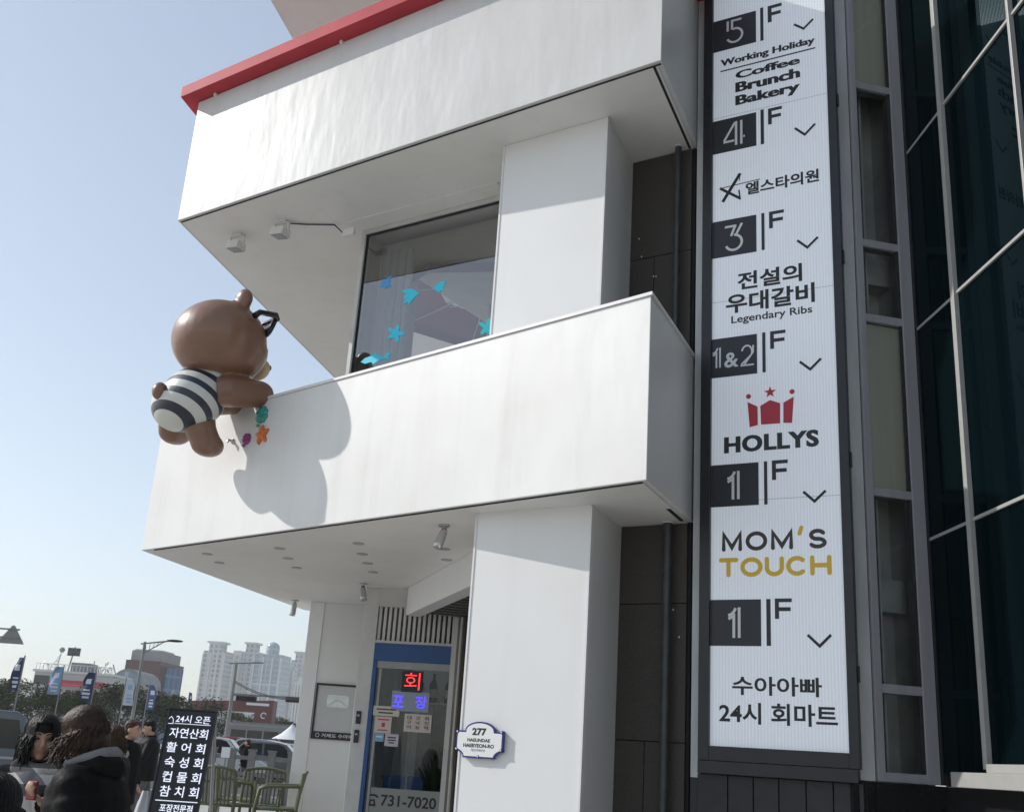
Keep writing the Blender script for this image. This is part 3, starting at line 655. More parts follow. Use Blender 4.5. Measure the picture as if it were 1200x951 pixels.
part(MB().box(WWN, .30, .315, -.2, -.18, 1.65, 9.5), 'blind_cord', M['cap'])
part(MB().box(WWN, .12, .60, -.12, 0.004, 0.0, 1.615), 'stone_base', M['black_stone'])
part(MB().box(WWN, -.03, .118, -.12, -.03, 0.0, 1.615), 'stone_base', M['black_stone'])
# dark glass wing
GW = thing('glass_wing', GLS.p(1.5, -.2, 0), 'dark tinted glass wing of the building with slim white transoms, at the right', 'building wing')
gm = MB(); gm.add([GLS.p(0, 0, 1.7), GLS.p(4.5, 0, 1.7), GLS.p(4.5, 0, 12), GLS.p(0, 0, 12)], [(0, 1, 2, 3)]); gm.build('curtain_glass', M['glass_wing'], GW)
MB().box(GLS, .0, 4.5, -.5, -.02, 1.70, 12).build('core', M['black_stone'], GW)
for k, s_ in enumerate((.612, 1.585, 2.56, 3.53)):
    m_ = MB(); m_.box(GLS, s_, s_ + (.050 if k == 0 else .026), .001, .034, 1.72, 12); m_.build('mullion', M['white_metal'], GW, bevel=.002)
for z_ in (3.16, 4.665, 6.085, 7.5, 8.9):
    for a, b in ((.664, 1.584), (1.613, 2.559), (2.588, 3.529)): MB().box(GLS, a, b, .001, .016, z_ - .010, z_ + .010).build('transom', M['white_metal'], GW)
    MB().box(GLS, .004, .611, .0006, .006, z_ - .010, z_ + .010).build('transom', M['alu'], GW)
MB().box(GLS, .70, 4.4, .001, .06, 1.70, 1.748).build('sill', M['white_metal'], GW, bevel=.003)
MB().box(GLS, .40, 4.4, -.06, .13, 1.615, 1.698).build('ledge', M['white_metal'], GW, bevel=.004)
MB().box(GLS, -.04, .03, -.12, .009, 1.62, 12).build('corner_post', M['black_frame'], GW)
MB().box(GLS, -.3, 4.4, -.3, -.02, 0, 1.614).build('stone_base', M['black_stone'], GW)
MB().box(GLS, .0, .40, -.3, -.021, 1.6145, 1.70).build('stone_base', M['black_stone'], GW)

# ================================================================== things fixed to the building
# --- address plate
AP = thing('address_plate', PIL.p(.18, .02, 1.6), 'white and blue address plate numbered 277 at the edge of the lower pillar', 'sign')
k16 = lambda X, Y: PIL.hit(530 + X / 16, 840 + Y / 16)
def plate_outline():
    sc_ = lambda X, Y: k16(X, Y)
    L_, R_ = sc_(135, 250)[0], sc_(1010, 265)[0]; T_ = sc_(570, 262)[1]; Bz = sc_(525, 770)[1]; top = sc_(575, 85)[1]; lowz = sc_(560, 640)[1]
    a0, a1 = sc_(290, 245)[0], sc_(850, 262)[0]; cx = (a0 + a1) / 2; rw = (a1 - a0) / 2; hh = top - T_
    b0, b1 = sc_(240, 745)[0], sc_(825, 775)[0]
    pts = [(L_, T_), (a0, T_)] + [(cx + rw * math.cos(t), T_ + hh * math.sin(t)) for t in [math.pi - math.pi * i / 16 for i in range(1, 16)]] + [(a1, T_), (R_, T_), (R_, lowz)]
    n = 6
    pts += [(R_ - (R_ - b1) * (1 - math.cos(t)), Bz + (lowz - Bz) * (1 - math.sin(t))) for t in [math.pi / 2 * i / n for i in range(1, n)]][0:0]
    pts += [(b1 + (R_ - b1) * math.cos(t), lowz - 0 - (lowz - Bz) * 0) for t in []]
    for i in range(1, n): t = math.pi / 2 * i / n; pts.append((R_ - (R_ - b1) * math.sin(t), lowz - (lowz - Bz) * (1 - math.cos(t))))
    pts += [(b1, Bz), (b0, Bz)]
    for i in range(1, n): t = math.pi / 2 * i / n; pts.append((b0 - (b0 - L_) * (1 - math.cos(t)), Bz + (lowz - Bz) * math.sin(t)))
    pts += [(L_, lowz)]
    return pts, cx
po, pcx = plate_outline()
zc_ = sum(p[1] for p in po) / len(po)
M['enamel_blue'] = mat('blue_enamel', (0.018, 0.03, 0.20), 0.35); M['enamel_white'] = mat('white_enamel', (0.80, 0.80, 0.77), 0.3)
MB().plate(PIL, po, .012, .030).build('border', M['enamel_blue'], AP)
_, pin = poly_offset(po, .011)
MB().plate(PIL, pin, .0305, .032).build('panel', M['enamel_white'], AP)
def plate_txt(t, X0, X1, Y0, Y1, mt, bold):
    a = k16(X0, Y0)[0]; b = k16(X1, Y0)[0]; z1 = k16((X0 + X1) / 2, Y0)[1]; z0 = k16((X0 + X1) / 2, Y1)[1]
    mb = MB(); letters(mb, PIL, t, a, b, z0, z1, .0328, bold); mb.build('lettering', mt, AP)
plate_txt('277', 430, 695, 205, 345, M['black_ink'], .045)
plate_txt('HAEUNDAE', 335, 760, 400, 465, M['black_ink'], .035)
plate_txt('HAEBYEON-RO', 258, 832, 500, 572, M['black_ink'], .035)
plate_txt('해운대해변로', 400, 665, 598, 645, M['enamel_blue'], .0)
for X, Y in ((150, 268), (972, 290), (125, 590), (955, 630), (525, 740)):
    s_, z_ = k16(X, Y); MB().lathe([(.011, .0), (.011, .0335), (.0, .0335)], PIL.p(s_, 0, z_), 12, PIL.n).build('rivet', M['enamel_blue'], AP)
    MB().lathe([(.006, .033), (.005, .036), (.0, .037)], PIL.p(s_, 0, z_), 10, PIL.n).build('screw', M['enamel_white'], AP)

# --- spotlights under the balcony, floodlights under the upper soffit
def spot(px, py, tilt, az, label):
    c = onz(px, py, ZS - .010); t = thing('spotlight', c, label, 'spotlight', 'spotlights under the balcony')
    MB().lathe([(.045, -.012), (.045, -.001)], c, 16).build('mount', M['steel'], t)
    MB().tube([c + Vector((0, 0, -.012)), c + Vector((0, 0, -.06))], .010, 8).build('stem', M['steel'], t)
    d = Vector((math.sin(tilt) * math.cos(az), math.sin(tilt) * math.sin(az), -math.cos(tilt)))
    p0 = c + Vector((0, 0, -.055))
    MB().lathe([(.0, -.03), (.020, -.03), (.030, 0), (.036, .10), (.036, .135), (.030, .136)], p0, 16, d).build('lamp_head', M['steel'], t)
    MB().lathe([(.030, .128), (.0, .128)], p0, 14, d).build('lens', M['dark'], t)
spot(520.5, 615, R(18), R(200), 'steel spotlight nearest the front pillar under the lower soffit')
spot(426, 683.5, R(22), R(-60), 'steel spotlight above the door jamb under the lower soffit')
spot(346, 703, R(6), R(180), 'steel spotlight at the open left edge of the lower soffit, beside the column')
def flood(px, py, label):
    c = onz(px, py, ZU - .010); t = thing('floodlight', c, label, 'floodlight', 'floodlights under the upper soffit')
    F = Fr(xy(c), -20)
    MB().box(F, -.05, .05, -.03, .03, ZU - .03, ZU - .0095).build('mount', M['cap'], t)
    for s_ in (-.085, .07): MB().box(F, s_, s_ + .015, -.012, .012, ZU - .15, ZU - .0305).build('yoke_arm', M['cap'], t)
    MB().box(F, -.085, .085, -.014, .014, ZU - .0405, ZU - .0302).build('yoke', M['cap'], t)
    hd = MB(); hd.hexa([F.p(-.068, .09, ZU - .19), F.p(.068, .09, ZU - .19), F.p(.068, -.07, ZU - .17), F.p(-.068, -.07, ZU - .17), F.p(-.068, .07, ZU - .10), F.p(.068, .07, ZU - .10), F.p(.068, -.06, ZU - .09), F.p(-.068, -.06, ZU - .09)])
    hd.build('lamp_head', M['cap'], t, bevel=.004)
    MB().hexa([F.p(-.055, .078, ZU - .1945), F.p(.055, .078, ZU - .1945), F.p(.055, -.06, ZU - .176), F.p(-.055, -.06, ZU - .176), F.p(-.055, .078, ZU - .1900), F.p(.055, .078, ZU - .1900), F.p(.055, -.06, ZU - .172), F.p(-.055, -.06, ZU - .172)]).build('lens', M['alu'], t)
    return c
flood(279, 275, 'small white floodlight under the upper soffit, the one nearer the corner')
fc = flood(331, 259, 'small white floodlight under the upper soffit with a cable running to a box')
jb = WIN.p(WIN.hit(411, 272, .24)[0], .24, 0); jz = WIN.hit(411, 272, .24)[1]
mb = MB(); q = [fc + Vector((.06, 0, -.02)), onz(358, 263, ZU - .018), onz(392, 263.5, ZU - .018), WIN.p(WIN.hit(403, 270, .25)[0], .25, jz)]
mb.tube(q, .007, 8); mb.build('power_cable', M['pipe'], label='dark cable running along the upper soffit to the white junction box', cat='cable')
js = WIN.hit(411, 272, .22)[0]; mb = MB(); mb.box(WIN, js - .07, js + .07, .2205, .262, jz - .035, jz + .035); mb.build('junction_box', M['cap'], label='white junction box at the top corner of the balcony window', cat='junction box', bevel=.004)

# --- stickers on the window
M['cyan'] = mat('cyan_vinyl', (0.04, 0.66, 0.88), 0.5); M['turq'] = mat('turquoise_vinyl', (0.04, 0.76, 0.80), 0.5); M['blue_v'] = mat('blue_vinyl', (0.06, 0.36, 0.78), 0.5)
def wz_(pts): return [WIN.hit(360 + X / 3.962, 220 + Y / 3.962, .004) for X, Y in pts]
def sticker(pts, mt, label, cat='sticker', nm='fish_sticker'):
    mb = MB(); mb.plate(WIN, pts, .001, .004); return mb.build(nm, mt, label=label, cat=cat, group='sea stickers on the balcony window')
sticker(wz_([(335, 460), (347, 440), (372, 418), (397, 404), (381, 424), (390, 432), (380, 441), (391, 458), (372, 458), (362, 472), (352, 460)]), M['blue_v'], 'dull blue fish sticker highest on the window, over the curtain')
sticker(wz_([(437, 482), (455, 470), (485, 468), (505, 478), (521, 492), (497, 508), (484, 524), (470, 546), (466, 530), (444, 540), (456, 520), (446, 508), (464, 492)]), M['cyan'], 'large cyan angelfish sticker in the middle of the window')
sticker(wz_([(585, 466), (598, 450), (616, 437), (652, 431), (634, 446), (640, 454), (630, 460), (636, 476), (622, 474), (612, 491), (603, 478)]), M['cyan'], 'blue angelfish sticker in front of the maroon parasol')
sticker(wz_([(248, 808), (268, 790), (296, 780), (318, 763), (330, 780), (356, 783), (376, 762), (388, 768), (377, 784), (384, 796), (356, 793), (328, 803), (306, 819), (296, 808), (268, 817)]), M['cyan'], 'long cyan whale sticker at the lower left of the window')
def star_pts(cx, cy, r, rot, n=5, inner=.42):
    o = []
    for i in range(n * 6):
        a = 2 * math.pi * i / (n * 6) + rot; ph = (i % 6) / 6 * 2 * math.pi; rr = r * (inner + (1 - inner) * (0.5 + 0.5 * math.cos(ph)) ** 1.1)
        o.append((cx + rr * math.cos(a), cy + rr * math.sin(a)))
    return o
sticker(wz_(star_pts(410, 675, 43, R(-70))), M['cyan'], 'cyan starfish sticker above the whale sticker', nm='starfish_sticker')
sticker(wz_(star_pts(838, 648, 46, R(-80))), M['turq'], 'turquoise starfish sticker half behind the white pillar', nm='starfish_sticker')

# --- curtain and parasol in the room
M['curtain'] = mat('grey_curtain', (0.42, 0.42, 0.39), 0.9, 0, .1, 4)
cm = MB(); n_ = 60; x0_, x1_ = wl + .02, wl + .40
cv = [WIN.p(x0_ + (x1_ - x0_) * i / n_, -.22 - .035 * math.sin(i * .85) - .015 * math.sin(i * 2.1), z) for z in (3.64, 6.20) for i in range(n_ + 1)]
cm.add(cv, [(i, i + 1, n_ + 2 + i, n_ + 1 + i) for i in range(n_)], True)
cm.build('curtain', M['curtain'], label='grey gathered curtain hanging at the left inside the balcony window', cat='curtain')
M['maroon'] = mat('maroon_canvas', (0.15, 0.030, 0.036), 0.85, 0, .15, 8)
_ps, _pz = WIN.hit(556, 350, -1.75); pc = WIN.p(_ps + .22, -1.75, 0); PZ = _pz - .12
PA = thing('parasol', (pc.x, pc.y, 3.62), 'open maroon parasol standing indoors behind the balcony window', 'parasol')
mb = MB(); rim = [(pc.x + 1.12 * math.cos(2 * math.pi * i / 8 + .2), pc.y + 1.12 * math.sin(2 * math.pi * i / 8 + .2)) for i in range(8)]
mb.add([(pc.x, pc.y, PZ + .30)] + [(a, b, PZ) for a, b in rim] + [(a, b, PZ - .10) for a, b in rim], [(0, 1 + i, 1 + (i + 1) % 8) for i in range(8)] + [(1 + i, 9 + i, 9 + (i + 1) % 8, 1 + (i + 1) % 8) for i in range(8)])
mb.build('canopy', M['maroon'], PA)
for a, b in rim: MB().tube([(pc.x, pc.y, PZ + .25), (a, b, PZ - .02)], .008, 6).build('rib', M['strip'], PA)
for a, b in rim: MB().tube([(pc.x, pc.y, PZ - .0), (pc.x + (a - pc.x) * .5, pc.y + (b - pc.y) * .5, PZ + .085)], .006, 6).build('strut', M['strip'], PA)
MB().tube([(pc.x, pc.y, 3.7), (pc.x, pc.y, PZ + .33)], .02, 10).build('pole', M['strip'], PA)
MB().lathe([(.25, 0.0), (.25, .06), (.05, .08)], (pc.x, pc.y, 3.622), 20).build('base', M['dark'], PA)

# --- plaque on the recessed wall
PW = Fr((c2.x + .004 + .0, c2.y + .02), 3.5)
a0, z1 = PW.hit(372, 799.5, .02); a1, z0 = PW.hit(363.5, 864.5, .02); sL = (a0 + a1) / 2; sR = sL + .52
PQ = thing('framed_plaque', PW.p(sL + .25, 0, z0), 'black framed silver plaque with a pale emblem on the recessed wall by the door', 'framed plaque')
fw_ = .022
pf = MB(); pf.box(PW, sL, sL + fw_, .0005, .035, z0, z1); pf.box(PW, sR - fw_, sR, .0005, .035, z0, z1); pf.box(PW, sL + fw_ + .0005, sR - fw_ - .0005, .0005, .035, z1 - fw_, z1)
zb3 = z0 + .085; pf.box(PW, sL + fw_ + .0005, sR - fw_ - .0005, .0005, .034, z0, zb3)
pf.build('frame', M['black_ink'], PQ, bevel=.002)
M['silver'] = mat('silver_panel', (0.52, 0.52, 0.52), 0.45, .2, .05, 4); M['silver2'] = mat('pale_emblem', (0.62, 0.66, 0.65), 0.25, .3, .15, 14)
MB().box(PW, sL + fw_, sR - fw_, .001, .015, zb3 + .0005, z1 - fw_ - .0005).build('panel', M['silver'], PQ)
es0, ez1 = PW.hit(384, 813, .016); es1, ez0 = PW.hit(408, 829.5, .016)
n_ = 8; rr_ = .035; o_ = []
for (cx_, cz_, a_) in ((es1 - rr_, ez1 - rr_, 0), (es0 + rr_, ez1 - rr_, 90), (es0 + rr_, ez0 + rr_, 180), (es1 - rr_, ez0 + rr_, 270)): o_ += arc(cx_, cz_, rr_, rr_, a_, a_ + 90, 5)
EMB = MB().plate(PW, o_, .0155, .020).build('emblem', M['silver2'], PQ)
mx_, mz_ = (es0 + es1) / 2, (ez0 + ez1) / 2
mb = MB(); ribbon(mb, PW, [(es0 + .03, ez0 + .03), (mx_ - .01, mz_ + .01), (mx_ + .03, mz_ + .0), (es1 - .02, ez0 + .02)], .012, .0205, .0005); mb.build('relief_line', M['silver'], EMB)
mb = MB(); letters(mb, PW, '거제도 수아아', sL + .12, sR - .025, z0 + .022, z0 + .066, .0345, .012); mb.build('lettering', M['white_ink'], PQ)
mb = MB(); ribbon(mb, PW, arc(sL + .075, z0 + .044, .020, .022, 0, 360, 18)[:-1], .005, .0345, .0004, closed=True); mb.build('lettering', M['white_ink'], PQ)

# --- card readers on the jamb
for px, py, lb in ((416, 840, 'black card reader on the door jamb, the upper of two'), (413.5, 862, 'black card reader on the door jamb, the lower of two')):
    s_, z_ = DOR.hit(px + 4, py, .01); s_ = min(.125, max(.03, s_)); t = MB(); t.box(DOR, s_ - .025, s_ + .025, .001, .022, z_ - .065, z_ + .065)
    o = t.build('card_reader', M['black_ink'], label=lb, cat='card reader', group='card readers on the door jamb', bevel=.004)
    MB().box(DOR, s_ - .014, s_ + .014, .0222, .0235, z_ + .01, z_ + .03).build('display', M['alu'], o, local=False)

# --- signs and notices behind the door glass
def hz(x, y, d): return DOR.hit(x, y, d)
def panel_px(x0, x1, y0, y1, d):
    a, z1 = hz(x0, (y0), d); b, _ = hz(x1, y0, d); _, z0 = hz(x0, y1, d); return a, b, z0, z1
M['led_red'] = mat('red_led', (0.5, 0.02, 0.02), 0.5, emit=(1, 0.03, 0.03), estr=1.5); M['led_blue'] = mat('blue_led', (0.05, 0.02, 0.6), 0.5, emit=(0.05, 0.03, 1.0), estr=1.6)
a, b, z0, z1 = panel_px(472, 496.5, 785, 810, .0)
LS = thing('led_sign', DOR.p((a + b) / 2, 0, z0), 'lit red sign reading 회 on black, at the top of the door glass', 'led sign')
MB().box(DOR, a, b, -.012, .001, z0, z1).build('panel', M['black_ink'], LS); mb = MB(); letters(mb, DOR, '회', a + .03, b - .03, z0 + .025, z1 - .02, .002, -.012); mb.build('lettering', M['led_red'], LS)
M['led_back'] = mat('pale_led_panel', (0.30, 0.33, 0.42), 0.5)
a, b, z0, z1 = panel_px(460, 504, 808.5, 832, .0)
LS = thing('led_sign', DOR.p((a + b) / 2, 0, z0), 'lit blue sign reading 포 장 on a pale panel below the red sign', 'led sign')
MB().box(DOR, a, b, -.012, .0005, z0, z1).build('panel', M['led_back'], LS); w_ = (b - a)
mb = MB(); letters(mb, DOR, '포', a + .03 * w_, a + .33 * w_, z0 + .04, z1 - .05, .0015, .0); mb.build('lettering', M['led_blue'], LS)
mb = MB(); letters(mb, DOR, '장', a + .64 * w_, a + .94 * w_, z0 + .04, z1 - .045, .0015, .0); mb.build('lettering', M['led_blue'], LS)
M['paper'] = mat('cream_paper', (0.60, 0.57, 0.48), 0.8); M['paper_pink'] = mat('pinkish_paper', (0.60, 0.52, 0.49), 0.8); M['paper_lilac'] = mat('lilac_paper', (0.55, 0.50, 0.57), 0.8); M['paper_blue'] = mat('blue_paper', (0.20, 0.42, 0.62), 0.8)
def notice(x0, x1, y0, y1, mt, label, d=.0):
    a, b, z0, z1 = panel_px(x0, x1, y0, y1, d); t = thing('notice', DOR.p((a + b) / 2, d, z0), label, 'notice', 'notices stuck to the shop door')
    MB().box(DOR, a, b, d - .004, d, z0, z1).build('sheet', mt, t); return t, a, b, z0, z1, d
def bars(t, a, b, z0, z1, d, rows, mt):
    for (u0, u1, v, h) in rows: MB().box(DOR, a + (b - a) * u0, a + (b - a) * u1, d + .0004, d + .0010, z0 + (z1 - z0) * v, z0 + (z1 - z0) * (v + h)).build('print_line', mt, t)
t, a, b, z0, z1, d = notice(438, 469, 826, 837.5, M['paper'], 'cream strip notice at the left edge of the door glass')
bars(t, a, b, z0, z1, d, [(.12, .85, .6, .14), (.2, .75, .25, .14)], M['brown_ink'])
t, a, b, z0, z1, d = notice(440, 459.5, 838.5, 858, M['paper_pink'], 'square cream and pink notice under the strip notice')
bars(t, a, b, z0, z1, d, [(.15, .85, .78, .08), (.42, .62, .38, .26), (.2, .8, .15, .07)], M['red_ink'])
t, a, b, z0, z1, d = notice(474.5, 506.5, 835.5, 856.5, M['paper'], 'cream menu card with three columns of letters')
for k, col in enumerate(('대구어', '갓낙능', '회진멱')):
    a2 = a + (b - a) * (.06 + .32 * k); b2 = a2 + (b - a) * .24
    MB().box(DOR, a2 - .004, a2 + .20 * 0 + (b2 - a2) + a2 * 0 + .004 if False else b2 + .004, d + .0004, d + .0008, z0 + .012, z1 - .012).build('menu_column', M['paper_pink'], t)
    for i, ch in enumerate(col):
        h_ = (z1 - z0 - .04) / 3; zt = z1 - .02 - i * h_
        mb = MB(); letters(mb, DOR, ch, a2 + .012, b2 - .012, zt - h_ * .82, zt, d + .0013, .02); mb.build('lettering', M['brown_ink'], t)
t, a, b, z0, z1, d = notice(439.8, 450, 858.5, 868, M['paper_blue'], 'small blue notice low on the door glass')
bars(t, a, b, z0, z1, d, [(.15, .85, .5, .2)], M['white_ink'])
t, a, b, z0, z1, d = notice(451.5, 467.5, 859, 873.5, M['paper_lilac'], 'small lilac notice beside the blue one on the door glass')
bars(t, a, b, z0, z1, d, [(.2, .8, .66, .1), (.2, .8, .45, .1), (.3, .7, .24, .1)], M['dark_ink'])
# telephone number on the frosted foot of the door
M['frost'] = mat('frosted_film', (0.26, 0.275, 0.26), 0.7)
a, b, z0, z1 = panel_px(426, 521, 921, 951, -.012)
MB().box(DOR, .265, .998, -.016, -.0145, .54, z1).build('frosted_film', M['frost'], B)
a, b, z0, z1 = panel_px(446.7, 511.9, 930, 943.5, -.01)
PH = thing('phone_lettering', DOR.p(.6, -.01, z0), 'black telephone number lettering with a handset symbol on the foot of the door', 'lettering')
mb = MB(); letters(mb, DOR, '731-7020', a, b, z0, z1, -.0125, .02); mb.build('digits', M['black_ink'], PH)
a, b, z0, z1 = panel_px(431, 443, 930, 943.5, -.01)
mb = MB(); ribbon(mb, DOR, [(a, z1 - .025)] + arc((a + b) / 2, z1 - .028, (b - a) / 2, .026, 170, 10, 10) + [(b, z1 - .025)], .020, -.0125, .0003)
mb.plate(DOR, [(a + .015, z0), (b - .015, z0), (b - .028, z0 + (z1 - z0) * .6), (a + .028, z0 + (z1 - z0) * .6)], -.0125, -.012); mb.build('handset_symbol', M['black_ink'], PH)
MB().lathe([(.016, 0), (.016, .0008), (0, .0008)], DOR.p((a + b) / 2, -.0119, z0 + .035), 14, DOR.n).build('dial', M['frost'], PH)
# inside: bottles on the shelf, a blue basket, a pot plant
M['bottle'] = mat('dark_bottle', (0.012, 0.014, 0.012), 0.15); M['bottle_pale'] = mat('pale_bottle', (0.42, 0.36, 0.22), 0.3)
for i, s_ in enumerate((.52, .68, .86, 1.03, 1.2)):
    c = DOR.p(s_, -.82, 2.1505); mb = MB(); mb.lathe([(.05, 0), (.052, .02), (.052, .20), (.018, .26), (.016, .32), (.018, .325)], c, 14)
    o = mb.build('bottle', M['bottle_pale'] if i == 3 else M['bottle'], label=('pale bottle on the shelf behind the door glass' if i == 3 else 'dark bottle on the shelf behind the door glass'), cat='bottle', group=('dark bottles behind the door' if i != 3 else None))
    if i != 3: MB().lathe([(.0535, .06), (.0535, .15)], c, 14).build('bottle_label', M['paper'], o)
M['basket'] = mat('blue_plastic', (0.02, 0.12, 0.38), 0.4)
bs = thing('basket', DOR.p(.50, -.62, .512), 'blue plastic basket standing inside the shop door', 'basket')
F2 = Fr(xy(DOR.p(.50, -.62, 0)), -8); mb = MB()
for q0_, q1_, q2_, q3_ in ((-.2, .2, .14, .16), (-.2, .2, -.16, -.14)): mb.box(F2, q0_, q1_, q2_, q3_, .515, 1.35)
mb.box(F2, -.22, -.2005, -.16, .16, .515, 1.35); mb.box(F2, .2005, .22, -.16, .16, .515, 1.35); mb.box(F2, -.2, .2, -.139, .139, .515, .54); mb.build('body', M['basket'], bs)
mb = MB(); mb.box(F2, -.235, .235, .161, .178, 1.32, 1.36); mb.box(F2, -.235, .235, -.178, -.161, 1.32, 1.36); mb.build('rim', M['basket'], bs)
M['leaf_in'] = mat('house_plant_leaf', (0.035, 0.06, 0.022), 0.5)
pp = DOR.p(.86, -.55, .512); hp = thing('pot_plant', pp, 'pot plant with long leaves standing inside the shop door', 'plant')
MB().lathe([(.10, 0), (.14, .30), (.15, .30), (.15, .33), (.12, .33)], pp, 18).build('pot', M['cap'], hp)
mb = MB(); rnd = random.Random(3)
for i in range(34):
    a_ = rnd.uniform(0, 6.28); ln = rnd.uniform(.45, 1.05); up_ = rnd.uniform(.5, 1.3); pv = pp + Vector((0, 0, .34)); L_ = []; w0 = rnd.uniform(.018, .032)
    for k in range(7):
        u_ = k / 6; r_ = .05 + .26 * u_ ** 1.6 * ln; L_.append((pv + Vector((math.cos(a_) * r_, math.sin(a_) * r_, up_ * (u_ - .35 * u_ * u_) )), w0 * math.sin(math.pi * (.12 + .88 * u_)) + .002))
    sd_ = Vector((-math.sin(a_), math.cos(a_), 0)); vs = []
    for p_, w_ in L_: vs += [p_ - sd_ * w_, p_ + sd_ * w_]
    mb.add(vs, [(2 * k, 2 * k + 1, 2 * k + 3, 2 * k + 2) for k in range(6)], True)
mb.build('leaves', M['leaf_in'], hp)

# --- bear statue leaning over the balcony edge (a plain one, no emblem on it)
M['bear'] = mat('brown_fibreglass', (0.215, 0.108, 0.064), 0.40, 0, .12, 3, 0.03, 6, coat=.35)
M['muzzle'] = mat('cream_fibreglass', (0.55, 0.43, 0.25), 0.35); M['gloss_black'] = mat('gloss_black_paint', (0.010, 0.010, 0.011), 0.25)
def stripes():
    m = mat('striped_swimsuit', (0.6, 0.6, 0.55), 0.38, coat=.25); n = m.node_tree; b = n.nodes['Principled BSDF']; L = n.links
    tc = n.nodes.new('ShaderNodeTexCoord'); dp = n.nodes.new('ShaderNodeVectorMath'); dp.operation = 'DOT_PRODUCT'
    ax = (-LOW.n * .52 + Vector((0, 0, .854))).normalized(); dp.inputs[1].default_value = ax; L.new(tc.outputs['Object'], dp.inputs[0])
    ad = n.nodes.new('ShaderNodeMath'); ad.operation = 'MULTIPLY_ADD'; ad.inputs[1].default_value = 1 / .128; ad.inputs[2].default_value = 0.10; L.new(dp.outputs['Value'], ad.inputs[0])
    fr_ = n.nodes.new('ShaderNodeMath'); fr_.operation = 'FRACT'; L.new(ad.outputs[0], fr_.inputs[0])
    gt = n.nodes.new('ShaderNodeMath'); gt.operation = 'GREATER_THAN'; gt.inputs[1].default_value = .56; L.new(fr_.outputs[0], gt.inputs[0])
    mx = n.nodes.new('ShaderNodeMix'); mx.data_type = 'RGBA'; mx.inputs[6].default_value = (0.60, 0.60, 0.55, 1); mx.inputs[7].default_value = (0.012, 0.020, 0.034, 1)
    L.new(gt.outputs[0], mx.inputs[0]); L.new(mx.outputs[2], b.inputs['Base Color']); return m
M['suit'] = stripes()
def J(px, py, d): q = LOW.hit(px, py, d); return LOW.p(q[0], d, q[1])
LR_ = Matrix((LOW.t, LOW.n, (0, 0, 1))).transposed()
HC = J(257, 400, .40); hs_, hd_ = LOW.loc(HC); HZ = HC.z
BR = thing('bear_statue', LOW.p(hs_, .40, 4.0), 'big brown bear statue in a striped swimsuit leaning over the balcony edge', 'statue')
def bp(s, d, z): return LOW.p(hs_ + s, hd_ + d, HZ + z)
mb = MB(); mb.ell(HC, (.435, .42, .375), LR_, 32, 20)
mb.ell(bp(0, -.14, -.07), (.37, .31, .27), LR_, 28, 16)
for sgn in (-1, 1): mb.ell(bp(sgn * .25, -.03, .365), (.10, .07, .105), LR_, 18, 12)
SHO, PAW = J(252, 458, .44), J(303, 462, .03); ELB = (SHO + PAW) / 2 + LOW.t * .03
mb.tube([SHO, SHO.lerp(ELB, .5) + LOW.t * .02, ELB, ELB.lerp(PAW, .5), PAW], [.135, .145, .14, .135, .125], 18); mb.ell(PAW, (.14, .14, .125), LR_, 18, 12)
off = -LOW.t * .50
mb.tube([SHO + off, ELB + off, PAW + off + LOW.t * .12], [.135, .14, .125], 16); mb.ell(PAW + off + LOW.t * .12, (.14, .14, .125), LR_, 16, 10)
TOR = J(226, 467, .50); HIP = J(214, 474, .56)
for (hx, hy, hd), (kx, ky, kd), (fx_, fy_, fd) in (((230, 480, .46), (236, 506, .41), (243, 521, .34)), ((206, 482, .48), (203, 498, .46), (205, 507, .41))):
    a_, b_, c_ = J(hx, hy, hd), J(kx, ky, kd), J(fx_, fy_, fd)
    mb.tube([a_, a_.lerp(b_, .5), b_, c_], [.165, .148, .135, .125], 18); mb.ell(c_, (.125, .16, .11), LR_, 18, 12)
mb.ell(TOR, (.25, .22, .26), LR_, 20, 12)
body = mb.build('body', M['bear'], BR)
rm_ = body.modifiers.new('fuse', 'REMESH'); rm_.mode = 'VOXEL'; rm_.voxel_size = .018; rm_.use_smooth_shade = True
sm_ = body.modifiers.new('smooth', 'SMOOTH'); sm_.factor = .5; sm_.iterations = 8
mb = MB(); rot = LR_ @ Matrix.Rotation(R(31), 3, 'X')
mb.ell(TOR, (.335, .27, .315), rot, 32, 20); mb.ell(HIP, (.325, .25, .25), rot, 32, 20)
mb.ell(J(240, 456, .42), (.29, .21, .20), rot, 32, 20)
suit = mb.build('swimsuit', M['suit'], BR); rm_ = suit.modifiers.new('fuse', 'REMESH'); rm_.mode = 'VOXEL'; rm_.voxel_size = .018; rm_.use_smooth_shade = True
sm_ = suit.modifiers.new('smooth', 'SMOOTH'); sm_.factor = .5; sm_.iterations = 6
MB().ell(J(187, 458, .80), (.07, .065, .08), LR_, 16, 10).build('tail', M['bear'], BR)
MB().ell(bp(0, -.45, -.125), (.13, .10, .105), LR_, 20, 12).build('muzzle', M['muzzle'], BR)
MB().ell(bp(0, -.55, -.085), (.05, .032, .036), LR_, 14, 10).build('nose', M['gloss_black'], BR)
for sgn in (-1, 1): MB().ell(bp(sgn * .16, -.395, .0), (.028, .022, .036), LR_, 14, 10).build('eye', M['gloss_black'], BR)
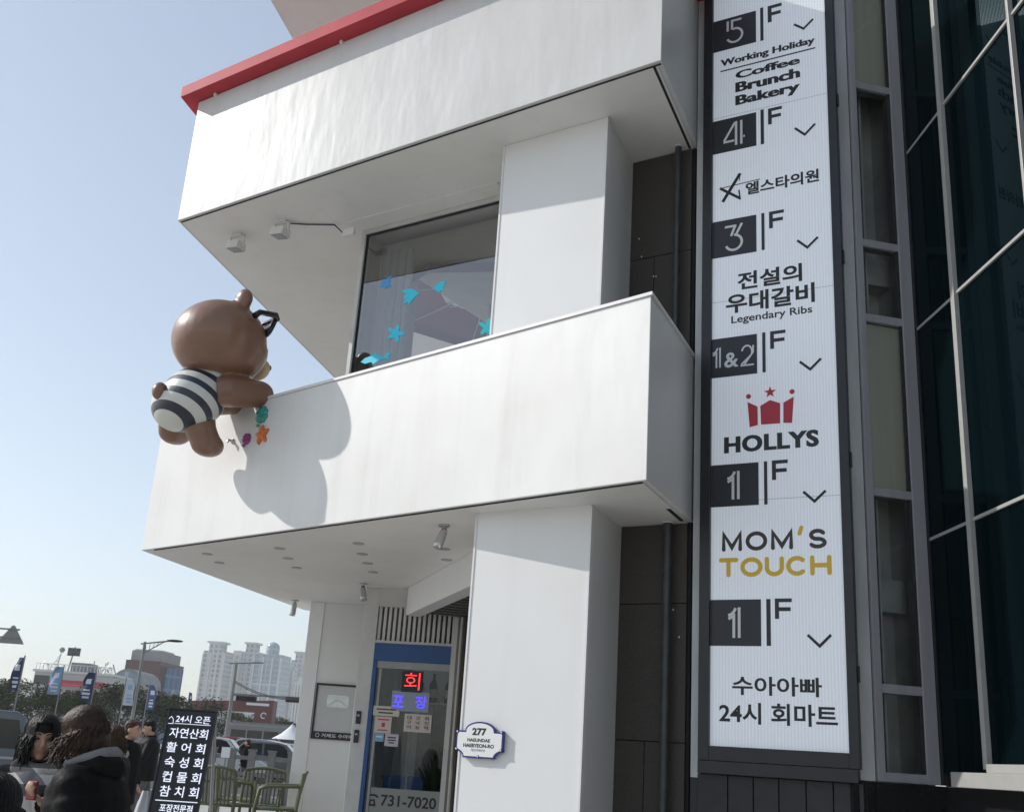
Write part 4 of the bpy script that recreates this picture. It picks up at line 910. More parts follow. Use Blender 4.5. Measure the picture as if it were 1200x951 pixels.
for sgn in (-1, 1):
    q = []
    for i in range(16):
        a_ = 2 * math.pi * i / 16; ca, sa = math.cos(a_), math.sin(a_); e = .45
        u = abs(ca) ** e * (1 if ca > 0 else -1); v = abs(sa) ** e * (1 if sa > 0 else -1)
        q.append(bp(sgn * .20 + u * .145, -.335 - v * .03 + abs(u) * .03 * (1 if u * sgn > 0 else 0), .185 + v * .088))
    m_ = MB(); m_.tube(q + [q[0]], .026, 8, False); gl_ = m_.build('glasses', M['gloss_black'], BR); MB().add([v_ - LOW.n * .004 for v_ in q] + [v_ + LOW.n * .004 for v_ in q], [tuple(range(16)), tuple(range(31, 15, -1))] + [(i, 16 + i, 16 + (i + 1) % 16, (i + 1) % 16) for i in range(16)]).build('lens', M['gloss_black'], gl_)
    m_ = MB(); m_.tube([bp(sgn * .345, -.345, .262), bp(sgn * .385, -.30, .278), bp(sgn * .425, -.10, .225), bp(sgn * .43, -.05, .17)], [.028, .028, .027, .032], 8); m_.build('temple', M['gloss_black'], gl_)
m_ = MB(); m_.tube([bp(-.06, -.365, .195), bp(0, -.37, .21), bp(.06, -.365, .195)], .014, 8); m_.build('glasses_bridge', M['gloss_black'], BR)

# --- shells and starfish on the balcony wall
M['sh_green'] = mat('green_shell', (0.02, 0.27, 0.21), 0.35, coat=.3); M['sh_purple'] = mat('purple_shell', (0.27, 0.03, 0.17), 0.35, coat=.3); M['sh_orange'] = mat('orange_starfish', (0.62, 0.16, 0.03), 0.4, 0, .2, 30)
def shell(px, py, r, mt, rot, label):
    s0, z0 = LOW.hit(px, py, .02); mb = MB(); vs = []; nu, nv = 90, 8
    for j in range(nv + 1):
        for i in range(nu):
            a_ = 2 * math.pi * i / nu; fan = (a_ - math.pi / 2)
            rr = r * (1 - .30 * (0.5 - 0.5 * math.sin(a_)) ** 3) * (1 + .06 * math.cos(9 * a_)); u = j / nv
            rad = rr * math.sin(u * math.pi / 2); h = .036 * math.cos(u * math.pi / 2) * (1 + .30 * math.cos(9 * a_) * u)
            x, y = rad * math.cos(a_), rad * math.sin(a_); x, y = x * math.cos(rot) - y * math.sin(rot), x * math.sin(rot) + y * math.cos(rot)
            vs.append(LOW.p(s0 + x, .0015 + h, z0 + y))
    mb.add(vs, [(j * nu + i, j * nu + (i + 1) % nu, (j + 1) * nu + (i + 1) % nu, (j + 1) * nu + i) for j in range(nv) for i in range(nu)], True)
    t = thing('shell_ornament', LOW.p(s0, 0, z0 - r), label, 'ornament'); mb.build('shell', mt, t)
    hx, hy = -math.sin(rot) * -r * .98, math.cos(rot) * -r * .98; MB().ell(LOW.p(s0 + hx, .018, z0 + hy), (.022, .012, .016), LR_, 14, 8).build('hinge', mt, t)
shell(305, 487, .092, M['sh_green'], R(-12), 'green scallop shell ornament on the balcony wall under the bear')
shell(287.5, 514.5, .060, M['sh_purple'], R(-20), 'small purple shell ornament on the balcony wall, left of the orange starfish')
s0, z0 = LOW.hit(306, 509, .02); mb = MB(); vs = []; n_ = 50
for j in range(7):
    u = j / 6
    for i in range(n_):
        a_ = 2 * math.pi * i / n_; rr = .098 * (.50 + .50 * (0.5 + .5 * math.cos(5 * (a_ - 1.7))) ** 1.2); rad = rr * math.sin(u * math.pi / 2); vs.append(LOW.p(s0 + rad * math.cos(a_), .0015 + .045 * math.cos(u * math.pi / 2), z0 + rad * math.sin(a_)))
mb.add(vs, [(j * n_ + i, j * n_ + (i + 1) % n_, (j + 1) * n_ + (i + 1) % n_, (j + 1) * n_ + i) for j in range(6) for i in range(n_)], True)
mb.build('starfish_ornament', M['sh_orange'], label='orange starfish ornament on the balcony wall below the green shell', cat='ornament')
s0, z0 = LOW.hit(270, 516, .03); tp_ = thing('wall_tap', LOW.p(s0, 0, z0 - .05), 'small steel tap stub on the balcony wall behind the bear leg', 'tap')
MB().lathe([(.025, 0), (.025, .008), (.012, .01), (.012, .06)], LOW.p(s0, .001, z0), 12, LOW.n).build('pipe', M['steel'], tp_); MB().tube([LOW.p(s0, .045, z0), LOW.p(s0, .055, z0 - .006), LOW.p(s0, .056, z0 - .025)], .010, 8).build('spout', M['steel'], tp_)

# ================================================================== the street behind: far buildings first
M['hill'] = mat('far_hill', (0.10, 0.115, 0.10), 0.95, 0, .3, .03)
def px_s(Y): return Y / FPX                      # metres per pixel at depth Y (about)
mb = MB(); n_ = 60; vs = []
for i in range(n_ + 1):
    x = -900 + 1000 * i / n_; h = 6 + 55 * math.exp(-((x + 480) / 150) ** 2) + 6 * noise.noise(Vector((x * .02, 0, 0))) + 3 * noise.noise(Vector((x * .07, 3, 0)))
    vs += [(x, 1150, -2), (x, 1300, max(2, h)), (x, 1500, -2)]
mb.add(vs, [(3 * i + k, 3 * i + k + 1, 3 * i + k + 4, 3 * i + k + 3) for i in range(n_) for k in (0, 1)], True)
mb.build('hill', M['hill'], kind='structure', local=True)

def facade(name, wall, win, sx, sz, frac_x=.62, frac_z=.55, rough=.5):
    m = mat(name, wall, rough); n = m.node_tree; b = n.nodes['Principled BSDF']; L = n.links
    tc = n.nodes.new('ShaderNodeTexCoord'); se = n.nodes.new('ShaderNodeSeparateXYZ'); L.new(tc.outputs['Object'], se.inputs[0])
    def band(src, period, fr_):
        a = n.nodes.new('ShaderNodeMath'); a.operation = 'DIVIDE'; a.inputs[1].default_value = period; L.new(src, a.inputs[0])
        f = n.nodes.new('ShaderNodeMath'); f.operation = 'FRACT'; L.new(a.outputs[0], f.inputs[0])
        g = n.nodes.new('ShaderNodeMath'); g.operation = 'LESS_THAN'; g.inputs[1].default_value = fr_; L.new(f.outputs[0], g.inputs[0]); return g.outputs[0]
    ax = n.nodes.new('ShaderNodeMath'); ax.operation = 'ADD'; L.new(se.outputs[0], ax.inputs[0]); L.new(se.outputs[1], ax.inputs[1])
    mu = n.nodes.new('ShaderNodeMath'); mu.operation = 'MULTIPLY'; L.new(band(ax.outputs[0], sx, frac_x), mu.inputs[0]); L.new(band(se.outputs[2], sz, frac_z), mu.inputs[1])
    mx = n.nodes.new('ShaderNodeMix'); mx.data_type = 'RGBA'; mx.inputs[6].default_value = (*wall, 1); mx.inputs[7].default_value = (*win, 1)
    L.new(mu.outputs[0], mx.inputs[0]); L.new(mx.outputs[2], b.inputs['Base Color']); return m
M['tower'] = facade('tower_facade', (0.50, 0.50, 0.48), (0.20, 0.24, 0.27), 2.6, 3.1, .5, .6)
M['tower_glass'] = facade('tower_glass_facade', (0.36, 0.42, 0.47), (0.22, 0.29, 0.35), 3.4, 3.3, .8, .75, .25)
M['tower_trim'] = mat('tower_trim', (0.58, 0.58, 0.56), .6); M['brown_brick'] = facade('red_brown_brick', (0.115, 0.045, 0.034), (0.085, 0.036, 0.030), 1.5, 1.2, .9, .85)
M['blue_glass'] = facade('blue_glass_wall', (0.10, 0.17, 0.27), (0.05, 0.10, 0.19), 2.2, 3.0, .8, .8, .25)
M['pale_wall'] = mat('pale_wall', (0.46, 0.455, 0.44), .7, 0, .08, .3); M['grey_wall'] = mat('grey_wall', (0.25, 0.255, 0.255), .7, 0, .1, .3); M['dark_glass'] = mat('far_dark_glass', (0.03, 0.04, 0.045), .2)
def far_block(fr, a0, a1, dep, z0, z1, name, mt, parent): return MB().box(fr, a0, a1, -dep, 0, z0, z1).build(name, mt, parent)
def tower(pxl, pxr, ytop, Y, mt, label, crown=None, grp='distant residential towers', az=-12):
    A, C_ = at(pxl, ytop + 25, Y), at(pxr, ytop + 25, Y); zt = at((pxl + pxr) / 2, ytop, Y).z; wd = C_.x - A.x; cx = (A.x + C_.x) / 2
    t = thing('tower', (cx, Y, 0), label, 'tower', grp); F = Fr((cx, Y), az); h = wd / 2; dp = wd * .8
    far_block(F, -h, h, dp, 0, zt, 'shaft', mt, t)
    for s_ in (-h, -h * .33, h * .33, h - .8): MB().box(F, s_ - .1, s_ + .9, .001, .9, 0, zt - 2).build('fin', M['tower_trim'], t)
    for z_ in (zt * .33, zt * .66): MB().box(F, -h - .25, h + .25, -dp - .2, .4, z_, z_ + .8).build('band', M['tower_trim'], t)
    if crown == 'slab':
        far_block(F, -h * .55, h * .55, dp * .7, zt + .01, zt + 5, 'crown', mt, t); MB().box(F, -h * .75, h * .75, -dp * .8, .6, zt + 5.01, zt + 6.2).build('roof_slab', M['tower_trim'], t)
    elif crown == 'dome':
        c = F.p(0, -dp * .4, zt); MB().lathe([(h * .45, .01), (h * .45, 4.5), (h * .42, 6), (h * .32, 7.2), (h * .16, 8), (0, 8.3)], c, 24).build('dome', M['tower_glass'], t)
    else: MB().box(F, -h * .5, h * .4, -dp * .6, -.5, zt + .01, zt + 2.6).build('roof_plant', M['tower_trim'], t)
    return t
tower(234, 262, 762, 720, M['tower'], 'tall pale tower with a slab crown, leftmost of the distant cluster', 'slab')
tower(264, 284, 766, 760, M['tower'], 'slim pale tower standing just right of the leftmost one', 'plant')
tower(279, 301, 763, 735, M['tower'], 'pale tower with a flat slab crown beside the domed tower', 'slab')
tower(294, 329, 766, 700, M['tower_glass'], 'bluish glass tower topped by a round dome in the far cluster', 'dome')
tower(327, 343, 781, 770, M['tower'], 'hazy pale tower with a stepped top, right of the domed tower')
tower(338, 358, 773, 800, M['tower'], 'hazy far tower half behind the white shop column', 'slab')
tower(343, 354, 798, 640, M['tower_trim'], 'short white slab block at the foot of the far towers')

# red brown building with a glass side
c = at(189, 772, 250); A = at(147, 768, 250); t = thing('brown_building', (c.x, 250, 0), 'red brown windowless building with a blue glass side', 'building')
F = Fr((c.x, 250), -6); w_ = c.x - A.x; zt = c.z - .5
far_block(F, -w_, 0, 14, 0, zt, 'wall', M['brown_brick'], t); MB().box(F, -w_ + .8, -.3, -12, -.6, zt + .01, zt + 2.2).build('parapet', M['grey_wall'], t); MB().box(F, -w_ * .9, -w_ * .1, -9, -2, zt + 2.21, zt + 2.6).build('roof', M['pale_wall'], t)
F2 = Fr((c.x + .02, 250), 62); far_block(F2, .02, 4.4, 1, 0, zt - .8, 'side_wall', M['brown_brick'], t); MB().box(F2, 1.7, 7, -.02, .5, 0, zt - 1.2).build('glass_side', M['blue_glass'], t)
# grey arched building
c = at(151, 783, 200); A = at(133, 800, 200); B_ = at(169, 800, 200); r_ = (B_.x - A.x) / 2
t = thing('arched_building', (c.x, 200, 0), 'grey building with a rounded arch roof in front of the brown building', 'building'); F = Fr((c.x, 200), 0)
zs_ = c.z - r_; pts = [(-r_, 0), (r_, 0), (r_, zs_)] + [(r_ * math.cos(R(a)), zs_ + r_ * math.sin(R(a))) for a in range(10, 180, 10)] + [(-r_, zs_)]
MB().plate(F, pts, -12, 0).build('hall', M['grey_wall'], t)
MB().plate(F, [(r_ * .82 * math.cos(R(a)), zs_ + r_ * .82 * math.sin(R(a))) for a in range(0, 181, 12)], .002, .15).build('arch_window', M['tower_glass'], t)
# harbour terminal with roof gear
c = at(86, 789, 180); A = at(40, 795, 180); B_ = at(131, 795, 180); w_ = (B_.x - A.x) / 2; cx = (A.x + B_.x) / 2; zt = c.z
TB = thing('terminal_building', (cx, 180, 0), 'low white terminal building with a red awning and aerials on its roof', 'building'); F = Fr((cx, 180), 2)
far_block(F, -w_, w_, 10, 0, zt, 'wall', M['pale_wall'], TB); MB().box(F, -w_ - .3, w_ + .3, -10.2, .3, zt + .002, zt + .35).build('cornice', M['tower_trim'], TB)
M['red_awn'] = mat('red_awning', (0.45, 0.035, 0.05), .5)
za = at(90, 801, 180).z; MB().hexa([F.p(-w_ * .55, 1.3, za - .5), F.p(w_ * .82, 1.3, za - .5), F.p(w_ * .82, .01, za + .1), F.p(-w_ * .55, .01, za + .1), F.p(-w_ * .55, 1.3, za - .3), F.p(w_ * .82, 1.3, za - .3), F.p(w_ * .82, .01, za + .5), F.p(-w_ * .55, .01, za + .5)]).build('awning', M['red_awn'], TB)
for k in range(7):
    s_ = -w_ * .92 + k * w_ * .255; f_ = MB().box(F, s_, s_ + w_ * .19, .002, .08, za - 2.6, za - .9).build('window', M['tower_trim'], TB); MB().box(F, s_ + .12, s_ + w_ * .19 - .12, .081, .09, za - 2.5, za - 1.0).build('pane', M['dark_glass'], f_)
MB().box(F, -w_ * .98, -w_ * .6, .002, .1, za - .4, za + 1.0).build('window_band', M['dark_glass'], TB)
MB().box(F, -w_ * .22, w_ * .28, -6, -2, zt + .36, zt + 1.9).build('roof_house', M['grey_wall'], TB)
for k in range(22):
    s_ = -w_ + k * w_ * .094; MB().tube([F.p(s_, -.1, zt + .35), F.p(s_, -.1, zt + 1.35)], .05, 5).build('rail_post', M['tower_trim'], TB)
MB().tube([F.p(-w_, -.1, zt + 1.35), F.p(w_, -.1, zt + 1.35)], .05, 5).build('rail', M['tower_trim'], TB)
rnd = random.Random(5)
for k in range(9):
    s_ = rnd.uniform(w_ * .1, w_ * .95); h_ = rnd.uniform(.8, 2.0); MB().tube([F.p(s_, -rnd.uniform(1, 4), zt + .3), F.p(s_ + rnd.uniform(-.3, .3), -2, zt + .4 + h_)], .09, 5).build('vent_pipe', M['grey_wall'], TB)
for s_, r_ in ((-w_ * .86, .5), (-w_ * .72, .38), (w_ * .62, .4), (w_ * .8, .45), (w_ * .9, .35)):
    cc = F.p(s_, -.8, zt + 1.3); MB().tube([F.p(s_, -.8, zt + .35), cc], .06, 5).build('dish_stand', M['grey_wall'], TB); MB().lathe([(0, 0), (r_ * .6, .05), (r_, .22)], cc, 14, F.n * .8 + Vector((-.5, 0, .5))).build('dish', M['tower_trim'], TB)
def mast_base(px, ytop):
    p = at(px, ytop, 181); return p
p = mast_base(87, 757); MB().tube([(p.x - .5, 181.5, zt + .3), (p.x, 181.5, p.z)], [.16, .09], 6).build('light_mast', M['grey_wall'], TB)
F3 = Fr((p.x, 181.4), 5); MB().box(F3, -1.0, 1.0, -.1, .1, p.z - 1.5, p.z - .2).build('floodlight_panel', M['grey_wall'], TB)
for i in range(3):
    for j in range(2): MB().box(F3, -.95 + i * .66, -.38 + i * .66, .101, .25, p.z - 1.45 + j * .62, p.z - .92 + j * .62).build('flood_lamp', M['dark_glass'], TB)
p = mast_base(72, 757); q0_ = F.p(F.loc(p)[0] - .9, -1.6, zt + .3); mb = MB()
for dx, dy in ((-.6, 0), (.6, 0), (0, .7)): MB().tube([q0_ + Vector((dx, dy, 0)), Vector((p.x, 181.6, p.z - 1))], .06, 5).build('lattice_leg', M['tower_trim'], TB)
for k in range(5):
    u = k / 5.5; a_ = (q0_ + Vector((-.6, 0, 0))).lerp(Vector((p.x, 181.6, p.z - 1)), u); b_ = (q0_ + Vector((.6, 0, 0))).lerp(Vector((p.x, 181.6, p.z - 1)), u); MB().tube([a_, b_], .05, 5).build('lattice_bar', M['tower_trim'], TB)
MB().lathe([(.25, -.4), (.5, 0), (.25, .4)], (p.x, 181.6, p.z - .5), 10).build('radar', M['grey_wall'], TB)
# brown portal
A = at(224, 822, 120); C_ = at(321, 820.5, 120); bt = at(300, 834, 120).z
t = thing('portal', (C_.x - 1, 120, 0), 'brown gateway with a long beam and one broad leg, white lettering at the corner', 'gateway'); F = Fr((C_.x, 120), 0); Lb = C_.x - A.x
M['portal'] = mat('portal_brown', (0.13, 0.045, 0.035), .6, 0, .12, 1)
MB().plate(F, [(-Lb, C_.z - .55), (0, C_.z), (0, 0), (-1.9, 0), (-1.9, bt), (-Lb * .62, bt), (-Lb, C_.z - 1.7)], -2.2, 0).build('frame', M['portal'], t)
mb = MB(); mb.box(F, -2.9, -.45, .002, .02, C_.z - .62, C_.z - .36); mb.build('lettering_strip', M['white_ink'], t); mb = MB(); ribbon(mb, F, arc(-.9, C_.z - 1.6, .28, .28, 20, 300, 14), .10, .002, .01); mb.build('emblem', M['white_ink'], t)

# ------------------------------------------------------------------ trees
M['bark'] = mat('bark', (0.07, 0.055, 0.045), .9, 0, .3, 8)
def leaf_mat(name, c): return mat(name, c, .8, 0, .6, 1.1, spec=.08)
M['pine1'] = leaf_mat('pine_needles', (0.048, 0.062, 0.022)); M['pine2'] = leaf_mat('olive_leaves', (0.072, 0.080, 0.028)); M['pine3'] = leaf_mat('dark_leaves', (0.034, 0.048, 0.020))
def tree_proto(h, w, mt, seed, flat=.55):
    rnd = random.Random(seed); t = thing('pine_tree', (0, 0, 0), 'tree', 'tree'); th = h * .30
    mb = MB(); mb.tube([(0, 0, 0), (.06 * h * .1, 0, th * .5), (rnd.uniform(-.2, .2), 0, th), (rnd.uniform(-.3, .3), 0, h * .75)], [h * .035, h * .028, h * .022, .03], 8); limbs = []
    for k in range(7):
        a = rnd.uniform(0, 6.28); r_ = w * rnd.uniform(.25, .48); e = Vector((r_ * math.cos(a), r_ * math.sin(a), h * rnd.uniform(.32, .88))); limbs.append(e)
        mb.tube([(0, 0, th * rnd.uniform(.55, 1.1)), e * .5 + Vector((0, 0, th * .4)), e], [h * .014, h * .010, .02], 6)
    mb.build('trunk', M['bark'], t, local=True)
    mb = MB(); cl = [(e, rnd.uniform(.55, 1.0)) for e in limbs] + [(Vector((rnd.uniform(-.3, .3) * w, rnd.uniform(-.3, .3) * w, h * rnd.uniform(.6, .93))), rnd.uniform(.5, .95)) for _ in range(8)]
    for c, s_ in cl:
        R_ = w * .24 * s_
        for _ in range(150):
            d = Vector((rnd.gauss(0, 1), rnd.gauss(0, 1), rnd.gauss(0, 1))); d = d.normalized() * R_ * rnd.random() ** .35; d.z *= flat
            p = c + d; q = Euler((rnd.uniform(-.9, .9), rnd.uniform(-.9, .9), rnd.uniform(0, 6.28))).to_matrix(); l_ = rnd.uniform(.16, .34) * h * .06 + .06; b_ = l_ * .45
            mb.add([p + q @ Vector(v) for v in ((-l_, 0, 0), (0, -b_, .02), (l_, 0, 0), (0, b_, .02))], [(0, 1, 2, 3)])
    mb.build('crown', mt, t, local=True); return t
protos = [tree_proto(5.2, 5.5, M['pine1'], 1), tree_proto(5.6, 5.0, M['pine2'], 2), tree_proto(4.8, 5.8, M['pine3'], 3)]
spots = [(-8, 802, 82, 0, 'olive green tree at the left edge behind the banners'), (14, 797, 90, 1, 'broad olive tree under the first dark blue banner'), (38, 804, 86, 2, 'dark tree between the first two banners'), (58, 809, 84, 0, 'dark green tree left of the light blue banner pole'), (82, 812, 92, 1, 'olive tree below the terminal building awning'), (104, 814, 88, 2, 'dark tree behind the third banner'), (127, 806, 96, 0, 'dark pine in front of the grey arched building'), (143, 803, 100, 1, 'olive pine beside the nearer street lamp'), (163, 806, 95, 2, 'dark pine right of the nearer street lamp'), (186, 812, 98, 0, 'dark green pine under the brown building'), (205, 816, 104, 1, 'olive pine left of the portal beam'), (224, 818, 100, 2, 'dark pine above the black menu board'), (244, 838, 112, 0, 'small dark tree behind the portal opening'), (280, 836, 128, 1, 'olive tree seen through the portal opening'), (297, 838, 132, 2, 'dark tree seen through the portal beside its leg'), (330, 838, 126, 0, 'dark tree right of the portal leg')]
for i, (px, yt, Y, k, lb) in enumerate(spots):
    p = at(px, yt, Y); src = protos[k]; first = src.get('used') is None
    o = src if first else copy_tree(src)
    if first: src['used'] = 1
    o.location = (p.x, Y, 0); hh = (5.2, 5.6, 4.8)[k] * .97; s_ = p.z / hh; o.scale = (s_ * 1.05, s_ * 1.05, s_); o.rotation_euler.z = i * 1.7; o['label'] = lb; o['group'] = 'trees behind the street'
for p_ in protos:
    if 'used' in p_: del p_['used']
for o in COL.objects:
    if 'used' in o: del o['used']

# ------------------------------------------------------------------ street furniture
M['lamp_grey'] = mat('lamp_post_grey', (0.22, 0.225, 0.22), .5, .2, .1, 3)
def vpole(px, py, Y): p = at(px, py, Y); return Vector((p.x, Y, 0)), p.z
b_, zt = vpole(170, 751.5, 72)
t = thing('street_lamp', b_, 'tall grey street lamp with a bracketed arm in front of the brown building', 'street lamp', 'street lamps')
MB().tube([b_, b_ + Vector((0, 0, zt))], [.13, .085], 10).build('pole', M['lamp_grey'], t); e_ = at(200, 750.5, 72)
MB().tube([b_ + Vector((-.25, 0, zt - .15)), Vector((e_.x, 72, e_.z)), at(209, 750.2, 72)], [.05, .05, .04], 8).build('arm', M['lamp_grey'], t)
e2 = at(192, 752, 72); MB().tube([b_ + Vector((0, 0, zt - .75)), Vector((e2.x, 72, e2.z))], .035, 6).build('brace', M['lamp_grey'], t)
for k in range(6):
    u = k / 6; a1 = b_ + Vector((0, 0, zt - .2)); a2 = Vector((e_.x, 72, e_.z)); a3 = b_ + Vector((0, 0, zt - .75)); a4 = Vector((e2.x, 72, e2.z)); MB().tube([a1.lerp(a2, u + .05), a3.lerp(a4, min(1, u + .12))], .022, 5).build('lattice_bar', M['lamp_grey'], t)
hd = at(205, 750.6, 72); MB().ell((hd.x, 72, hd.z), (.55, .14, .09), None, 14, 8).build('lamp_head', M['dark'], t)
b_, zt = vpole(277.2, 777, 85)
t = thing('street_lamp', b_, 'street lamp with a plain thin arm and a signal mast, in front of the towers', 'street lamp', 'street lamps')
MB().tube([b_, b_ + Vector((0, 0, zt))], [.19, .11], 10).build('pole', M['lamp_grey'], t); a1, a2 = at(269, 776.8, 85), at(301, 776.2, 85)
MB().tube([Vector((a1.x, 85, a1.z)), Vector((a2.x, 85, a2.z))], .06, 8).build('arm', M['lamp_grey'], t); hd = at(302, 776, 85); MB().ell((hd.x, 85, hd.z), (.5, .14, .08), None, 14, 8).build('lamp_head', M['lamp_grey'], t)
m1, m2 = at(271, 813, 85), at(352, 817, 85); MB().tube([Vector((m1.x, 85, m1.z)), Vector((m2.x, 85, m2.z))], [.10, .07], 8).build('signal_mast', M['lamp_grey'], t)
MB().box(Fr(b_, 0), -.35, .35, .1, .5, .4, 1.6).build('control_box', M['lamp_grey'], t)
s1, s2 = at(278, 818, 85), at(302, 819, 85); F = Fr((s1.x, 84.6), 0)
sg_ = thing('traffic_signal', (s1.x + .8, 84.6, s1.z - .2), 'dark horizontal traffic signal hanging on the mast by the towers', 'traffic light', 'traffic signals'); w_ = s2.x - s1.x
MB().box(F, 0, w_, -.1, .1, s1.z - .18, s1.z + .20).build('housing', M['black_ink'], sg_)
for k in range(4): MB().lathe([(.14, 0), (.15, .2), (.13, .2), (.12, .02), (0, .02)], F.p(w_ * (.13 + .245 * k), .1, s1.z + .01), 12, F.n).build('signal_lens', M['dark'], sg_)
s3 = at(336, 819.5, 85); F = Fr((s3.x, 84.6), 0); sg2 = thing('traffic_signal', (s3.x + .6, 84.6, s3.z - .2), 'second dark traffic signal on the mast, beside the shop column', 'traffic light', 'traffic signals')
MB().box(F, 0, w_, -.1, .1, s3.z - .18, s3.z + .2).build('housing', M['black_ink'], sg2)
for k in range(4): MB().lathe([(.14, 0), (.15, .2), (.13, .2), (.12, .02), (0, .02)], F.p(w_ * (.13 + .245 * k), .1, s3.z + .01), 12, F.n).build('signal_lens', M['dark'], sg2)
for y0, y1, lb in ((797, 816, 'upper sagging cable between the farther street lamp and the shop'), (799, 817, 'lower sagging cable between the farther street lamp and the shop')):
    p0, p1 = at(275, y0, 85), at(358, y1 + 2, 80); pts = []
    for k in range(13):
        u = k / 12; q = p0.lerp(p1, u); q.z -= .55 * 4 * u * (1 - u) * .8; pts.append(q)
    mb = MB(); mb.tube(pts, .03, 5); mb.build('overhead_cable', M['dark'], label=lb, cat='cable')
# triangular road sign seen from behind, on an arm from a pole just outside the picture
Y = 35; A, Lf, Rt = at(16.5, 732.5, Y), at(-4, 752.5, Y), at(27, 755, Y); F = Fr((A.x, Y), 0); zc = (Lf.z + Rt.z) / 2; hw = (Rt.x - Lf.x) / 2
t = thing('road_sign', (A.x, Y, zc), 'grey back of a triangular road sign at the left edge', 'road sign'); M['sign_back'] = mat('grey_sign_back', (0.24, 0.24, 0.235), .5, .3, .1, 4)
MB().plate(F, [(-hw, zc), (hw, zc), (hw * .96, zc + .05), (.04, A.z), (-.04, A.z), (-hw * .96, zc + .05)], 0, .03).build('plate', M['sign_back'], t, bevel=.006)
for z_ in (zc + .16, zc + .42): MB().box(F, -2.6, hw * .55, .031, .08, z_, z_ + .05).build('bracket', M['lamp_grey'], t)
MB().tube([F.p(-2.62, .1, 0), F.p(-2.62, .1, A.z + .5)], .06, 10).build('pole', M['lamp_grey'], t)
# banners
M['ban_navy'] = mat('navy_banner', (0.018, 0.035, 0.10), .7); M['ban_sky'] = mat('light_blue_banner', (0.25, 0.40, 0.58), .7); M['ban_white'] = mat('white_banner', (0.55, 0.57, 0.60), .7); M['ban_blue'] = mat('blue_banner', (0.05, 0.10, 0.26), .7)
def banner(px, yt, yb, wpx, Y, side, mt, ink, label):
    tp, bt_ = at(px, yt, Y), at(px, yb, Y); x0 = tp.x; w_ = wpx * Y / FPX * side; b_ = Vector((x0, Y, 0)); t = thing('street_banner', b_, label, 'banner', 'banners on poles along the street')
    MB().tube([b_, b_ + Vector((0, 0, tp.z + .1))], .035, 8).build('pole', M['lamp_grey'], t)
    def sheet(u0, u1, v0, v1, dy):
        nu, nv = 6, 14; vs = []
        for j in range(nv + 1):
            for i in range(nu + 1):
                u = u0 + (u1 - u0) * i / nu; v = v0 + (v1 - v0) * j / nv; top = 1 - .18 * (1 - u) * 0 - .14 * u * 0
                vs.append((x0 + w_ * u * (.55 + .45 * min(1, (1 - v) * 3 + .12) ) + .02, Y + .10 * math.sin(4.2 * u + 7 * v + px) * u + dy, bt_.z + (tp.z - bt_.z) * v))
        return MB().add(vs, [(j * (nu + 1) + i, j * (nu + 1) + i + 1, (j + 1) * (nu + 1) + i + 1, (j + 1) * (nu + 1) + i) for j in range(nv) for i in range(nu)], True)
    c_ = sheet(.03, 1, 0, 1, 0).build('cloth', mt, t)
    for v0, v1, u0, u1 in ((.10, .17, .3, .8), (.22, .30, .25, .85), (.36, .41, .3, .8), (.60, .78, .3, .78)): sheet(u0, u1, v0, v1, -.012).build('print_mark', ink, c_)
banner(29, 770, 810, -11, 50, 1, M['ban_navy'], M['white_ink'], 'narrow navy banner on a pole, leftmost of the banners')
banner(75, 781, 814, -13, 60, 1, M['ban_sky'], M['white_ink'], 'light blue banner in front of the terminal building')
banner(113, 788, 822, -14, 60, 1, M['ban_navy'], M['white_ink'], 'wide navy banner above the dark haired woman')
banner(148, 795, 826, 11, 72, 1, M['ban_white'], M['ban_sky'], 'white banner with pale blue print beside the nearer lamp post')
banner(175, 802, 831, 9, 84, 1, M['ban_blue'], M['white_ink'], 'blue and white banner under the brown building')
banner(201, 808, 829, 6, 105, 1, M['ban_white'], M['ban_blue'], 'small white banner left of the portal')
banner(222, 811, 829, 4, 120, 1, M['ban_navy'], M['white_ink'], 'tiny navy banner at the end of the portal beam')
# stone balustrade in the middle distance
M['stone_post'] = mat('grey_stone_post', (0.17, 0.165, 0.155), .8, 0, .15, 6)
Y = 30; x0_ = at(246, 880, Y).x; x1_ = at(360, 880, Y).x; bl2 = thing('balustrade', ((x0_ + x1_) / 2, Y, 0), 'grey stone railing with square posts behind the green chairs', 'railing'); zt = at(300, 880, Y).z
k = 0; x = x0_
while x < x1_:
    MB().bx(x, x + .17, Y - .09, Y + .09, 0, zt).build('post', M['stone_post'], bl2); MB().bx(x - .02, x + .19, Y - .11, Y + .11, zt + .0005, zt + .05).build('post_cap', M['stone_post'], bl2); x += .52
for z_ in (zt - .22, zt - .62): MB().bx(x0_, x1_, Y - .04, Y + .04, z_, z_ + .10).build('rail', M['stone_post'], bl2)
p = at(265, 881, 27); F = Fr((p.x, 27), 0); t = thing('notice_post', (p.x, 27, 0), 'small white notice on a post in front of the stone railing', 'notice post'); MB().tube([F.p(0, 0, 0), F.p(0, 0, p.z - .1)], .03, 8).build('post', M['lamp_grey'], t); MB().box(F, -.10, .10, .031, .06, p.z - .12, p.z + .12).build('board', M['white_ink'], t)
